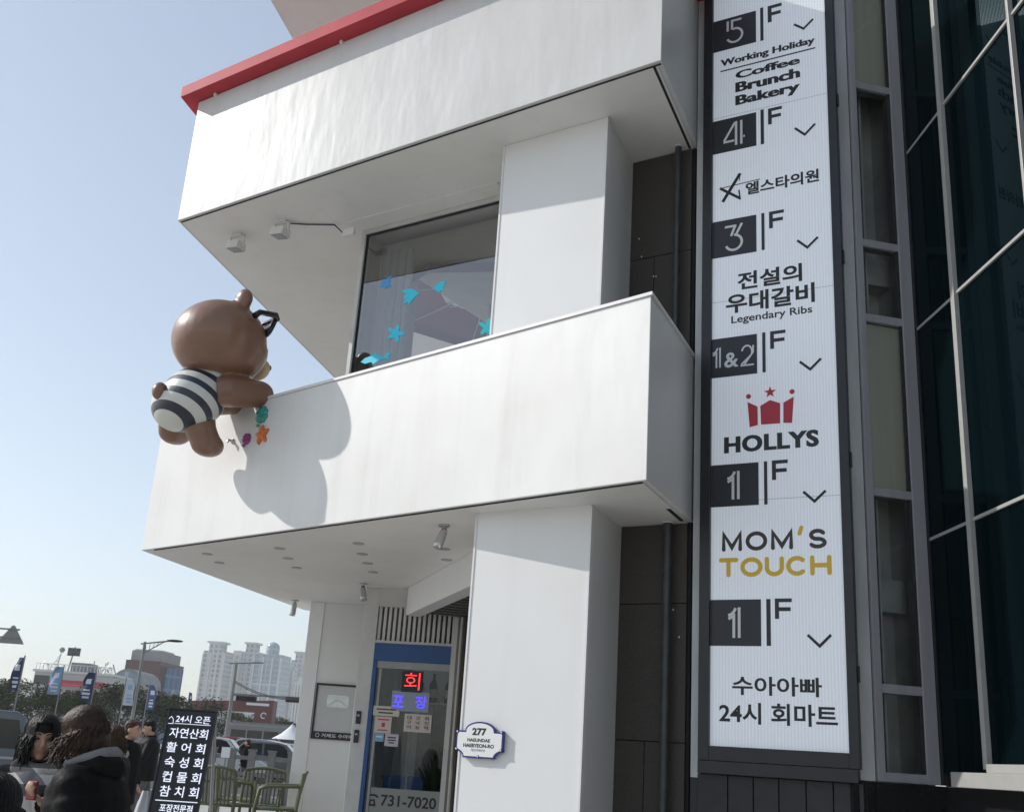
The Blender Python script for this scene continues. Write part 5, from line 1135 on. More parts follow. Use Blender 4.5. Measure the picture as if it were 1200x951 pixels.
# vehicles
M['tyre'] = mat('tyre', (0.015, 0.015, 0.015), .9); M['car_glass'] = mat('car_glass', (0.012, 0.015, 0.017), .08); M['headlamp'] = mat('headlamp_glass', (0.5, 0.5, 0.5), .1); M['tail'] = mat('tail_lamp', (0.30, 0.01, 0.01), .3)
def car_paint(n, c): return mat(n, c, .25, .3, coat=.6)
CP = [car_paint('white_car_paint', (0.60, 0.60, 0.60)), car_paint('silver_car_paint', (0.34, 0.35, 0.36)), car_paint('dark_car_paint', (0.03, 0.032, 0.036)), car_paint('red_car_paint', (0.30, 0.015, 0.02)), car_paint('grey_car_paint', (0.12, 0.125, 0.13))]
def car(x, Y, heading, paint, label, L_=4.5, H_=1.5, W_=1.8, z=0.10):
    t = thing('parked_car', (0, 0, 0), label, 'car', 'cars on the road'); F = Fr((0, 0), 0); hw = W_ / 2
    def section(prof, inset): return prof
    prof = [(-L_ / 2, .32), (-L_ / 2 + .05, .75), (-L_ * .43, .92), (-L_ * .20, 1.0 * H_ / 1.5), (L_ * .20, .98), (L_ * .42, .86), (L_ / 2 - .03, .68), (L_ / 2, .32), (L_ * .42, .22), (-L_ * .42, .22)]
    MB().plate(F, prof, -hw, hw).build('body', paint, t, local=True, bevel=.06)
    g = [(-L_ * .40, .90), (-L_ * .27, H_ - .10), (-L_ * .17, H_ - .02), (L_ * .05, H_ - .02), (L_ * .12, H_ - .08), (L_ * .26, .92)]
    MB().plate(F, g, -hw + .12, hw - .12).build('cabin', paint, t, local=True, bevel=.05)
    for sd in (-1, 1):
        for w0 in ([(-L_ * .365, .96), (-L_ * .262, H_ - .13), (-L_ * .09, H_ - .10), (-L_ * .09, .96)], [(-L_ * .07, .96), (-L_ * .07, H_ - .10), (L_ * .06, H_ - .10), (L_ * .11, H_ - .16), (L_ * .21, .96)]):
            MB().plate(F, w0, sd * (hw - .119) - .004, sd * (hw - .119) + .004).build('side_window', M['car_glass'], t, local=True)
        for wx in (-L_ * .30, L_ * .31):
            cw = F.p(wx, sd * (hw - .09), .32); wh = MB().lathe([(.20, -.10), (.32, -.09), (.33, 0), (.32, .09), (.20, .10)], cw, 20, F.n).build('wheel', M['tyre'], t, local=True)
            MB().lathe([(.0, .115), (.06, .12), (.19, .10), (.20, .08)], cw, 16, F.n * sd).build('rim', M['steel'], wh, local=True)
        MB().box(F, L_ / 2 - .06, L_ / 2 - .005, sd * (hw - .35) - .16, sd * (hw - .35) + .16, .58, .72).build('headlight', M['headlamp'], t, local=True)
        MB().box(F, -L_ / 2 + .0, -L_ / 2 + .06, sd * (hw - .25) - .15, sd * (hw - .25) + .15, .68, .84).build('tail_light', M['tail'], t, local=True)
    MB().hexa([F.p(L_ * .265, -hw + .2, .93), F.p(L_ * .265, hw - .2, .93), F.p(L_ * .262, hw - .2, .93), F.p(L_ * .262, -hw + .2, .93), F.p(L_ * .13, -hw + .25, H_ - .09), F.p(L_ * .13, hw - .25, H_ - .09), F.p(L_ * .122, hw - .25, H_ - .09), F.p(L_ * .122, -hw + .25, H_ - .09)]).build('windscreen', M['car_glass'], t, local=True)
    t.location = (x, Y, z); t.rotation_euler.z = heading; return t
def carx(px, Y): return at(px, 872, Y).x
car(carx(254, 46), 46, R(5), CP[0], 'white car left of the farther lamp post, behind the railing', H_=1.65, z=.10)
car(carx(296, 52), 52, R(178), CP[1], 'silver car in the middle of the road behind the railing', H_=1.7)
car(carx(322, 49), 49, R(3), CP[4], 'dark grey car behind the railing near the white column', H_=1.6)
car(carx(340, 60), 60, R(176), CP[0], 'white car mostly hidden behind the shop column', H_=1.6)
car(carx(275, 60), 60, R(2), CP[3], 'red car in the far lane by the bus', H_=1.75)
car(carx(309, 62), 62, R(184), CP[3], 'red car in the far lane under the portal leg', H_=1.7)
car(carx(238, 58), 58, R(4), CP[2], 'dark car in the far lane beside the menu board', H_=1.6)
# bus
Y = 96; xb0, xb1 = at(263, 862, Y).x, at(263, 862, Y).x + 10.5; t = thing('city_bus', ((xb0 + xb1) / 2, Y, 0), 'long grey and red bus passing in front of the portal', 'bus'); F = Fr((0, Y), 0)
M['bus_grey'] = mat('bus_grey_paint', (0.19, 0.19, 0.19), .35, 0, .08, 2, coat=.3)
MB().box(F, xb0, xb1, -2.4, 0, .35, 3.05).build('body', M['bus_grey'], t, bevel=.12); MB().box(F, xb0 + .2, xb1 - .2, .003, .03, .7, 1.35).build('red_panel', CP[3], t); MB().box(F, xb0 + .4, xb1 - .4, -2.1, -.3, 3.051, 3.25).build('roof_unit', M['bus_grey'], t)
for k in range(7): MB().box(F, xb0 + .5 + k * 1.4, xb0 + 1.75 + k * 1.4, .003, .02, 1.6, 2.6).build('window', M['car_glass'], t)
for wx in (1.8, 7.9):
    cw = F.p(xb0 + wx, -.1, .5); wh = MB().lathe([(.3, -.13), (.49, -.12), (.5, 0), (.49, .12), (.3, .13)], cw, 22, F.n).build('wheel', M['tyre'], t); MB().lathe([(0, .15), (.28, .14), (.3, .12)], cw, 16, F.n).build('rim', M['steel'], wh)
# white canopy tent far right
p = at(343, 848, 64); t = thing('canopy_tent', (p.x, 64, 0), 'small white peaked tent beside the shop column, far back', 'tent'); MB().lathe([(1.1, -.85), (.6, -.55), (.2, -.2), (.03, 0)], (p.x, 64, p.z), 8).build('canopy', M['white_ink'], t)
for dx, dy in ((-.75, -.75), (.75, -.75), (.75, .75), (-.75, .75)): MB().tube([(p.x + dx, 64 + dy, 0), (p.x + dx, 64 + dy, p.z - .82)], .04, 6).build('leg', M['lamp_grey'], t)
# small truck at the left edge with a green tarpaulin
Y = 24.0; F = Fr((at(36, 850, Y).x, Y), 22); M['truck'] = mat('blue_grey_truck_paint', (0.085, 0.105, 0.125), .35, 0, .08, 3, coat=.4); M['tarp'] = mat('green_tarpaulin', (0.022, 0.060, 0.040), .75, 0, .3, 5, .4, 9)
t = thing('small_truck', F.p(-2.2, -.8, 0), 'blue grey small truck under a green tarpaulin at the left edge', 'truck')
cab = [(-1.55, .45), (-1.55, 1.92), (-.30, 1.92), (-.10, 1.80), (.02, 1.12), (.05, .45)]
MB().plate(F, cab, -1.65, 0).build('cab', M['truck'], t, bevel=.05)
for w0 in ([(-1.42, 1.16), (-1.42, 1.76), (-.86, 1.76), (-.86, 1.16)], [(-.79, 1.16), (-.79, 1.76), (-.24, 1.74), (-.08, 1.16)]): MB().plate(F, w0, .002, .012).build('side_window', M['car_glass'], t)
MB().hexa([F.p(-.075, -1.5, 1.16), F.p(-.075, -.12, 1.16), F.p(.02, -.12, 1.16), F.p(.02, -1.5, 1.16), F.p(-.22, -1.5, 1.76), F.p(-.22, -.12, 1.76), F.p(-.12, -.12, 1.76), F.p(-.12, -1.5, 1.76)]).build('windscreen', M['car_glass'], t)
MB().box(F, -1.6, .12, -1.66, .03, .42, .60).build('bumper', M['dark'], t); MB().box(F, -1.3, -.15, .0125, .03, .95, 1.0).build('door_trim', M['alu'], t)
MB().tube([F.p(-.12, .0, 1.25), F.p(-.05, .22, 1.30)], .02, 6).build('mirror_arm', M['dark'], t); MB().box(F, -.10, .02, .16, .30, 1.22, 1.52).build('mirror', M['dark'], t)
MB().box(F, -4.6, -1.62, -1.65, 0, .62, 1.05).build('cargo_bed', M['truck'], t)
for wx in (-.75, -3.7):
    cw = F.p(wx, -.12, .34); wh = MB().lathe([(.2, -.1), (.33, -.09), (.34, 0), (.33, .09), (.2, .1)], cw, 20, F.n).build('wheel', M['tyre'], t); MB().lathe([(0, .115), (.19, .10), (.2, .08)], cw, 16, F.n).build('rim', M['steel'], wh)
mb = MB(); nu, nv = 26, 14; vs = []
for j in range(nv + 1):
    for i in range(nu + 1):
        u, v = i / nu, j / nv; s_ = -4.6 + 3.2 * u + .0; d_ = -1.75 + 1.85 * v
        z_ = 1.06 + .98 * (1 - abs(2 * v - 1) ** 5) * (1 - abs(2 * u - 1) ** 9) + .05 * noise.noise(Vector((s_ * 2.2, d_ * 2.2, 0))); vs.append(F.p(s_ + 0.1, d_, z_))
mb.add(vs, [(j * (nu + 1) + i, j * (nu + 1) + i + 1, (j + 1) * (nu + 1) + i + 1, (j + 1) * (nu + 1) + i) for j in range(nv) for i in range(nu)], True); mb.build('tarpaulin', M['tarp'], t)

# ------------------------------------------------------------------ menu board on the pavement
Yb = 8.6; tl_, tr2 = at(200.5, 830.5, Yb), at(252.5, 832.5, Yb); bl3 = at(176, 951, Yb); lean = .20
F = Fr((tl_.x, Yb), math.degrees(math.atan2((tr2 - tl_).y, (tr2 - tl_).x)))
bw_ = (tr2 - tl_).length; ztop = tl_.z
class Lean:
    """frame of the leaning board face: s across, d out, z measured up along the face"""
    def __init__(s): s.t = F.t; s.up = Vector((0, 0, 1)) * math.cos(lean) - F.n * math.sin(lean); s.n = F.n * math.cos(lean) + Vector((0, 0, 1)) * math.sin(lean); s.o = F.p(0, 0, ztop) - s.up * (ztop / math.cos(lean))
    def p(s, a, d, z): return s.o + s.t * a + s.n * d + s.up * z
    def hit(s, x, y, d=0.0):
        q = s.o + s.n * d; v = ray(x, y); k = ((q - CAM).dot(s.n)) / v.dot(s.n); r = CAM + v * k - s.o; return (r.dot(s.t), r.dot(s.up))
LB_ = Lean(); HB = ztop / math.cos(lean)
t = thing('menu_board', F.p(bw_ / 2, .2, 0), 'tall black folding board with white Korean lettering on the pavement', 'signboard')
MB().box(LB_, 0, bw_, -.03, 0, .06, HB).build('front_panel', M['black_ink'], t, bevel=.004)
ed = MB(); ed.box(LB_, -.012, -.0005, -.035, .004, .0, HB + .01); ed.box(LB_, bw_ + .0005, bw_ + .012, -.035, .004, 0, HB + .01); ed.box(LB_, -.0005, bw_ + .0005, -.035, .004, HB + .0005, HB + .01); ed.build('edge_frame', M['black_frame'], t)
ba, bb_ = F.p(0, -.02, ztop - .02), F.p(bw_, -.02, ztop - .02); foot = -F.n * .75
for q in (ba, bb_): MB().tube([q, Vector((q.x, q.y, 0)) + foot], .014, 8).build('rear_leg', M['alu'], t)
M['neon'] = mat('white_lit_lettering', (0.75, 0.77, 0.85), .5, emit=(.85, .88, 1.0), estr=.35)
def btxt(s_, X0, X1, Y0, Y1, bold=.012):
    p_ = lambda X, Y: LB_.hit(160 + X / 3.79, 700 + Y / 3.79)
    a0, z1 = p_(X0, Y0); a1, z0 = p_(X1, Y1); zz = p_((X0 + X1) / 2, (Y0 + Y1) / 2)[1]; h_ = (Y1 - Y0) / 3.79 * Yb / FPX * 1.03
    mb = MB(); letters(mb, LB_, s_, a0, a1, zz - h_ / 2, zz + h_ / 2, .0008, bold); mb.build('lettering', M['neon'], t)
btxt('24시 오픈', 178, 326, 524, 556); btxt('자연산회', 150, 314, 582, 622)
for s_, X, Y0, Y1 in (('활 어 회', (136, 302), 646, 686), ('숙 성 회', (128, 292), 710, 752), ('컵 물 회', (118, 282), 776, 818), ('참 치 회', (106, 272), 840, 882)): btxt(s_, X[0], X[1], Y0, Y1)
btxt('포장전문점', 104, 246, 920, 950, .02)
def bline(X0, X1, Y, th=.006):
    a0, z_ = LB_.hit(160 + X0 / 3.79, 700 + Y / 3.79); a1, z2 = LB_.hit(160 + X1 / 3.79, 700 + Y / 3.79); zm = (z_ + z2) / 2; MB().box(LB_, a0, a1, .0005, .0015, zm - th / 2, zm + th / 2).build('rule', M['neon'], t)
bline(168, 330, 562, .004); bline(82, 272, 903)
mb = MB(); a0, z_ = LB_.hit(160 + 152 / 3.79, 700 + 545 / 3.79); ribbon(mb, LB_, [(a0 - .022, z_ - .02), (a0 - .018, z_ + .012), (a0, z_ + .032), (a0 + .018, z_ + .012), (a0 + .022, z_ - .02), (a0 - .022, z_ - .022)], .005, .0008, .0004); mb.build('house_symbol', M['neon'], t)
# clear plastic sheet draped behind it
M['film'] = mat('milky_plastic', (0.42, 0.43, 0.45), .8, spec=.15, bump=.5, bscale=7)
pb = at(172, 926, 9.6); mb = MB(); n_ = 24; vs = []
for j in range(9):
    for i in range(n_):
        a_ = 2 * math.pi * i / n_; v = j / 8; r_ = .02 + .24 * v ** .9 + .02 * math.sin(5 * a_ + 2 * v); vs.append((pb.x + r_ * math.cos(a_), 9.6 + .5 * r_ * math.sin(a_), pb.z * (1 - v) + .0))
mb.add(vs, [(j * n_ + i, j * n_ + (i + 1) % n_, (j + 1) * n_ + (i + 1) % n_, (j + 1) * n_ + i) for j in range(8) for i in range(n_)], True); mb.build('plastic_cover', M['film'], label='milky plastic cover gathered at the top, standing beside the black menu board', cat='plastic cover')

# ------------------------------------------------------------------ green chairs on the terrace
M['chair'] = mat('olive_green_plastic', (0.105, 0.118, 0.062), .5, 0, .06, 6)
def chair_proto():
    t = thing('terrace_chair', (0, 0, 0), 'chair', 'chair', 'green slatted chairs on the terrace')
    def bar(pts, r, nm): return MB().tube(pts, r, 8).build(nm, M['chair'], t, local=True)
    for sx in (-1, 1):
        bar([(sx * .25, -.24, 0), (sx * .24, -.22, .44), (sx * .245, -.19, .64), (sx * .25, -.12, .665)], .017, 'leg')
        bar([(sx * .25, .27, 0), (sx * .235, .22, .45), (sx * .225, .26, .80)], .018, 'leg')
        bar([(sx * .25, -.13, .665), (sx * .255, .05, .675), (sx * .23, .24, .68)], .017, 'armrest')
    f = MB(); f.tube([(-.235, -.22, .44), (.235, -.22, .44), (.225, .22, .44), (-.225, .22, .44), (-.235, -.22, .44)], .016, 8); f.build('seat_frame', M['chair'], t, local=True)
    for k in range(9):
        x = -.195 + k * .0487; MB().bx(x - .016, x + .016, -.21, .21, .436, .448).build('seat_slat', M['chair'], t, local=True)
    pts = [(-.225 + .45 * i / 12, .26 + .035 * math.sin(math.pi * i / 12), .80 + .03 * math.sin(math.pi * i / 12)) for i in range(13)]; bar(pts, .018, 'top_rail')
    for k in range(9):
        u = (k + 1) / 10; x = -.225 + .45 * u; y1 = .26 + .035 * math.sin(math.pi * u); bar([(x * .95, .22, .45), (x, y1, .80 + .03 * math.sin(math.pi * u))], .010, 'back_slat')
    return t
ch = chair_proto()
for i, (px, Yc, rz, lb) in enumerate(((263, 12.7, R(168), 'green slatted chair nearest the black menu board'), (279, 13.9, R(100), 'green slatted chair turned sideways behind the first chair'), (306, 12.9, R(4), 'green slatted chair in the middle of the terrace, its back to the street'), (326, 12.5, R(-80), 'green slatted chair turned sideways beside the white column'))):
    o = ch if i == 0 else copy_tree(ch); o.location = (at(px, 920, Yc).x, Yc, .5); o.rotation_euler.z = rz; o['label'] = lb

# ================================================================== people on the pavement
M['skin'] = mat('skin', (0.42, 0.25, 0.17), .5, 0, .08, 14); M['hair_dark'] = mat('dark_brown_hair', (0.042, 0.022, 0.013), .5, 0, .5, 30, .3, 60, spec=.25); M['hair_brown'] = mat('brown_hair', (0.050, 0.028, 0.016), .5, 0, .5, 30, .3, 60, spec=.25); M['hair_black'] = mat('black_hair', (0.006, 0.0055, 0.0055), .5, 0, .4, 30, .3, 60, spec=.2)
M['jacket_black'] = mat('black_jacket', (0.006, 0.006, 0.0065), .6, 0, .25, 6, .3, 18, spec=.10); M['jacket_matt'] = mat('black_wool', (0.007, 0.0065, 0.007), .85, spec=.1) if False else mat('black_wool', (0.007, 0.0065, 0.007), .9, 0, .2, 8, .2, 60, spec=.1); M['leather'] = mat('black_leather', (0.007, 0.007, 0.0075), .6, 0, .2, 6, .2, 20, spec=.12)
M['grey_lining'] = mat('grey_hood_lining', (0.19, 0.185, 0.18), .85, 0, .15, 12); M['zip_white'] = mat('pale_zip_tape', (0.45, 0.45, 0.44), .6); M['jeans'] = mat('blue_jeans', (0.045, 0.075, 0.095), .8, 0, .2, 10); M['trousers'] = mat('grey_trousers', (0.085, 0.085, 0.088), .8, 0, .15, 8); M['shoe'] = mat('dark_shoe', (0.02, 0.02, 0.022), .5); M['shoe_red'] = mat('dark_red_shoe', (0.20, 0.03, 0.05), .5)
M['phone'] = mat('phone_black', (0.01, 0.01, 0.012), .2); M['phone_red'] = mat('red_phone_case', (0.20, 0.02, 0.024), .4); M['eye'] = mat('eye_dark', (0.01, 0.008, 0.007), .2); M['lip'] = mat('lips', (0.33, 0.12, 0.10), .5); M['collar_white'] = mat('white_fleece', (0.5, 0.49, 0.46), .9)
def plaid():
    m = mat('plaid_scarf', (0.4, 0.4, 0.4), .9); n = m.node_tree; b = n.nodes['Principled BSDF']; L = n.links; tc = n.nodes.new('ShaderNodeTexCoord')
    def w_(d, sc, ph):
        w = n.nodes.new('ShaderNodeTexWave'); w.wave_type = 'BANDS'; w.bands_direction = d; w.inputs['Scale'].default_value = sc; w.inputs['Phase Offset'].default_value = ph; L.new(tc.outputs['Object'], w.inputs[0])
        r = n.nodes.new('ShaderNodeValToRGB'); r.color_ramp.interpolation = 'CONSTANT'; r.color_ramp.elements[0].color = (.22, .22, .23, 1); r.color_ramp.elements[1].position = .38; r.color_ramp.elements[1].color = (1, .98, .95, 1); L.new(w.outputs['Fac'], r.inputs[0]); return r.outputs[0]
    x = n.nodes.new('ShaderNodeMix'); x.data_type = 'RGBA'; x.blend_type = 'MULTIPLY'; x.inputs[0].default_value = .85; L.new(w_('Z', 2.2, 0), x.inputs[6]); L.new(w_('DIAGONAL', 2.0, 1), x.inputs[7])
    y = n.nodes.new('ShaderNodeMix'); y.data_type = 'RGBA'; y.blend_type = 'MULTIPLY'; y.inputs[0].default_value = 1; y.inputs[7].default_value = (.62, .61, .60, 1); L.new(x.outputs[2], y.inputs[6]); L.new(y.outputs[2], b.inputs['Base Color']); return m
M['plaid'] = plaid()
def fuse(o, vox, it=5):
    r = o.modifiers.new('fuse', 'REMESH'); r.mode = 'VOXEL'; r.voxel_size = vox; r.use_smooth_shade = True
    s = o.modifiers.new('smooth', 'SMOOTH'); s.factor = .5; s.iterations = it; return o
V3 = Vector
def hand(mb, wr, el, fwd_curl, thumb_side, s=1.0, fr_=.0085):
    """palm and five unequal fingers continuing the forearm el->wr, curling towards fwd_curl"""
    a = (wr - el).normalized(); c = (fwd_curl - a * fwd_curl.dot(a)); c = c.normalized() if c.length > 1e-4 else a.orthogonal(); side = a.cross(c).normalized() * thumb_side
    rot = Matrix((side, c, a)).transposed(); pc = wr + a * .045 * s
    mb.ell(pc, (.040 * s, .017 * s, .050 * s), rot, 14, 10)
    for k, (off, ln) in enumerate(((.028, .070), (.010, .080), (-.010, .075), (-.028, .060))):
        b = pc + a * .035 * s + side * off * s; p1 = b + (a * .9 + c * .25).normalized() * ln * .45 * s; p2 = p1 + (a * .45 + c * .85).normalized() * ln * .35 * s; p3 = p2 + (c * .95 - a * .1).normalized() * ln * .28 * s
        mb.tube([b - a * .02 * s, b, p1, p2, p3], [fr_, fr_, fr_ * .95, fr_ * .9, fr_ * .75], 8)
    b = pc - a * .015 * s + side * .030 * s; p1 = b + (side * .75 + a * .55 + c * .2).normalized() * .035 * s; p2 = p1 + (a * .8 + side * .15 + c * .45).normalized() * .030 * s
    mb.tube([b - side * .012 * s, b, p1, p2], [fr_ * 1.2, fr_ * 1.15, fr_ * 1.05, fr_ * .8], 8)
def head_shape(mb, c, rot, s=1.0):
    def q(x, y, z): return c + rot @ V3((x * s, y * s, z * s))
    mb.ell(c + rot @ V3((0, -.008 * s, .018 * s)), (.076 * s, .094 * s, .098 * s), rot, 24, 16)
    mb.ell(q(0, .018, -.045), (.058 * s, .068 * s, .070 * s), rot, 20, 12); mb.ell(q(0, .062, -.090), (.026 * s, .024 * s, .022 * s), rot, 12, 8)
    mb.tube([q(0, .086, .018), q(0, .100, -.012), q(0, .110, -.030)], [.010 * s, .012 * s, .015 * s], 8); mb.ell(q(0, .100, -.034), (.018 * s, .014 * s, .011 * s), rot, 10, 8)
    for sg_ in (-1, 1): mb.ell(q(sg_ * .079, -.010, -.008), (.012 * s, .022 * s, .032 * s), rot, 10, 8); mb.ell(q(sg_ * .030, .078, .030), (.026 * s, .012 * s, .008 * s), rot, 10, 6); mb.ell(q(sg_ * .036, .066, -.026), (.022 * s, .018 * s, .018 * s), rot, 10, 6)
    mb.ell(q(0, .088, -.060), (.024 * s, .010 * s, .008 * s), rot, 10, 6)
def face_parts(body, c, rot, s=1.0):
    for sg_ in (-1, 1):
        MB().ell(c + rot @ V3((sg_ * .031 * s, .088 * s, .006 * s)), (.012 * s, .006 * s, .006 * s), rot, 10, 6).build('eye', M['eye'], body)
        MB().tube([c + rot @ V3((sg_ * .014 * s, .094 * s, .028 * s)), c + rot @ V3((sg_ * .032 * s, .091 * s, .034 * s)), c + rot @ V3((sg_ * .050 * s, .078 * s, .026 * s))], .0035 * s, 6).build('eyebrow', M['hair_black'], body)
    MB().ell(c + rot @ V3((0, .097 * s, -.060 * s)), (.020 * s, .005 * s, .006 * s), rot, 10, 6).build('mouth', M['lip'], body)
def person(base, heading, H, label, jacket, legs_m, shoe_m, hair_m, hair, arms, head_turn=0, head_nod=0, lean=0.0, stride=.12, bulk=1.0, vox=.009, long_coat=False, quilt=0.0, group=None, hem=.78):
    """arms: {'L': (elbow, wrist), 'R': ...} in body space (x right, y forward, z up) for a 1.70 m figure"""
    s = H / 1.70; rz = heading - math.pi / 2; Rz = Matrix.Rotation(rz, 3, 'Z'); b3 = V3(base)
    def P(x, y, z): return b3 + Rz @ V3((x * s, (y + lean * max(0, z - .9)) * s, z * s))
    t = thing('person', base, label, 'person', group)
    hc = P(0, .035, 1.585); rot = Rz @ Matrix.Rotation(head_turn, 3, 'Z') @ Matrix.Rotation(-head_nod, 3, 'X')
    mb = MB(); head_shape(mb, hc, rot, s)
    mb.tube([P(0, -.02, 1.38), P(0, -.005, 1.46), hc + rot @ V3((0, -.02 * s, -.05 * s))], [.065 * s, .052 * s, .052 * s], 14)
    mb.tube([P(0, 0, .90), P(0, .01, 1.10), P(0, 0, 1.28), P(0, -.01, 1.40)], [.115 * s, .10 * s, .105 * s, .065 * s], 16)
    AR = {}
    for k, sg_ in (('L', -1), ('R', 1)):
        e, w = arms[k]; sh = P(sg_ * .165, -.01, 1.375); el = P(*e); wr = P(*w); AR[k] = (sh, el, wr)
        mb.tube([P(sg_ * .06, -.01, 1.38), sh, el, wr], [.05 * s, .040 * s, .036 * s, .027 * s], 12)
        hand(mb, wr, el, Rz @ V3((-sg_ * .5, .6, .5)) if w[2] > .95 else Rz @ V3((-sg_ * .3, .9, 0)), -sg_, s, max(.0085, vox * .95))
    LG = {}
    for sg_, yo in ((-1, stride), (1, -stride)):
        hp, kn, an = P(sg_ * .09, 0, .88), P(sg_ * .10, yo * .55 + .02, .48), P(sg_ * .10, yo, .08); LG[sg_] = (hp, kn, an)
        mb.tube([hp, hp.lerp(kn, .5), kn, kn.lerp(an, .4), an], [.085 * s, .072 * s, .054 * s, .052 * s, .036 * s], 12); mb.tube([an, P(sg_ * .11, yo + .10, .04)], [.036 * s, .03 * s], 8)
    body = fuse(mb.build('body', M['skin'], t), vox, 3); face_parts(body, hc, rot, s)
    # trousers, shoes
    mb = MB(); mb.ell(P(0, 0, .90), (.17 * s, .135 * s, .12 * s), Rz, 16, 10)
    for sg_ in (-1, 1):
        hp, kn, an = LG[sg_]; mb.tube([hp, hp.lerp(kn, .5), kn, kn.lerp(an, .5), an + V3((0, 0, .01 * s))], [.105 * s, .095 * s, .080 * s, .078 * s, .074 * s], 14)
    fuse(mb.build('trousers', legs_m, body), .014, 3)
    for sg_, yo in ((-1, stride), (1, -stride)):
        MB().ell(P(sg_ * .11, yo + .05, .045), (.048 * s, .135 * s, .045 * s), Rz, 16, 10).build('shoe', shoe_m, body)
    # jacket with sleeves
    mb = MB(); zs_ = [hem + (1.43 - hem) * i / 22 for i in range(23)]; tor = []; rr = []
    for z in zs_:
        u = (z - hem) / (1.43 - hem); r_ = (.165 if u < .86 else .165 - (u - .86) * .45) * bulk + (quilt * abs(math.sin(z * math.pi / .10)) if quilt else 0); tor.append(P(0, .0, z)); rr.append(r_ * s)
    mb.tube(tor, rr, 20)
    for sg_ in (-1, 1): mb.tube([P(sg_ * .07, -.0, z) for z in zs_], [r_ * .90 for r_ in rr], 18)
    for sg_ in (-1, 1): mb.ell(P(sg_ * .15, -.005, 1.355), (.095 * s * bulk, .10 * s * bulk, .085 * s * bulk), Rz, 16, 10)
    for k in ('L', 'R'):
        sh, el, wr = AR[k]; n_ = 9; p1 = [sh.lerp(el, i / n_) for i in range(n_ + 1)] + [el.lerp(wr, i / n_) for i in range(1, n_)] + [el.lerp(wr, .96)]
        mb.tube(p1, [(.082 - .026 * i / len(p1)) * s * (.75 + .25 * bulk) + (quilt * .5 * abs(math.sin(i * 1.1)) if quilt else 0) for i in range(len(p1))], 14)
    mb.tube([P(0, -.03, 1.39), P(0, -.02, 1.475)], [.095 * s, .082 * s], 16)
    jk = fuse(mb.build('jacket', jacket, body), .012, 2)
    hair(t, body, hc, rot, s, hair_m, P)
    return t, body, hc, rot, s, P, AR
def hair_short(t, body, hc, rot, s, hm, P):
    mb = MB(); q = lambda x, y, z: hc + rot @ V3((x * s, y * s, z * s)); rnd = random.Random(int(hc.x * 100))
    mb.ell(q(0, -.022, .045), (.084 * s, .095 * s, .088 * s), rot, 20, 12); mb.ell(q(0, -.05, -.01), (.076 * s, .062 * s, .075 * s), rot, 18, 10)
    for k in range(46):
        a = rnd.uniform(-2.4, 2.4); r0 = V3((math.sin(a) * .07, math.cos(a) * .072 - .012, .075 + rnd.uniform(-.02, .03))); r1 = r0 + V3((math.sin(a) * .026, math.cos(a) * .030, rnd.uniform(-.030, .008)))
        mb.tube([q(*r0), q(*r1)], [.016 * s, .005 * s], 5)
    fuse(mb.build('hair', hm, body), .008, 1)
def hair_long(wind, length=.26):
    def f(t, body, hc, rot, s, hm, P):
        mb = MB(); q = lambda x, y, z: hc + rot @ V3((x * s, y * s, z * s)); rnd = random.Random(int(abs(hc.x) * 100 + 7))
        mb.ell(q(0, -.018, .040), (.090 * s, .104 * s, .094 * s), rot, 20, 12); mb.ell(q(0, -.05, -.05), (.092 * s, .072 * s, .11 * s), rot, 18, 10)
        for k in range(620):
            a = rnd.uniform(-math.pi, math.pi); front = abs(a) < .5; w = V3(wind) * rnd.uniform(.3, 1.3); ln = length * rnd.uniform(.35, 1.1); pts = []; t0 = rnd.uniform(.05, .5)
            for i in range(6):
                th = t0 + ((1.05 if front else 1.75) - t0) * i / 5; rr = 1.03 + .03 * rnd.random()
                pts.append(q(math.sin(th) * math.sin(a) * .090 * rr, -.018 + math.sin(th) * math.cos(a) * .104 * rr, .040 + math.cos(th) * .094 * rr))
            if front: mb.tube(pts, .005 * s, 4); continue
            p0 = pts[-1]; out = (p0 - hc); out.z = 0; out = out.normalized() if out.length > 1e-3 else V3((1, 0, 0))
            for i in range(1, 7):
                u = i / 6; pts.append(p0 + V3((0, 0, -ln * u * .9)) + out * .02 * math.sin(u * 3) + w * u * u + V3((rnd.gauss(0, .005), rnd.gauss(0, .005), rnd.gauss(0, .005))))
            mb.tube(pts, [.0048 * s] * 8 + [.0046 * s, .004 * s, .003 * s, .0015 * s], 4)
        o = mb.build('hair', hm, body); return o
    return f
# the woman in the black padded coat, nearest of the group
b = at(121, 905, 5.7)
t, body, hc, rot, s, P, AR = person((b.x, 5.7, 0), R(172), 1.70, 'woman in a black hooded padded coat walking left, wind blown brown hair over her face', M['jacket_black'], M['jeans'], M['shoe'], M['hair_dark'], hair_long((-.05, -.02, .02), .19),
    {'L': ((-.24, -.05, 1.12), (-.20, .10, .92)), 'R': ((.24, -.06, 1.12), (.20, .10, .92))}, head_turn=R(14), head_nod=R(24), lean=.16, bulk=1.08, vox=.008, quilt=.026, hem=.55)
mb = MB(); mb.tube([P(-.11, -.0, 1.41), P(-.085, -.10, 1.44), P(0, -.13, 1.43), P(.085, -.10, 1.44), P(.11, .0, 1.41)], [.045, .06, .07, .06, .045], 14); fuse(mb.build('hood', M['jacket_black'], body), .012, 3)
mb = MB(); mb.tube([P(-.115, .06, 1.445), P(-.105, -.04, 1.475), P(-.07, -.115, 1.50), P(0, -.14, 1.505), P(.07, -.115, 1.50), P(.105, -.04, 1.475), P(.115, .06, 1.445)], [.012, .026, .032, .034, .032, .026, .012], 12); mb.build('hood_lining', M['grey_lining'], body)
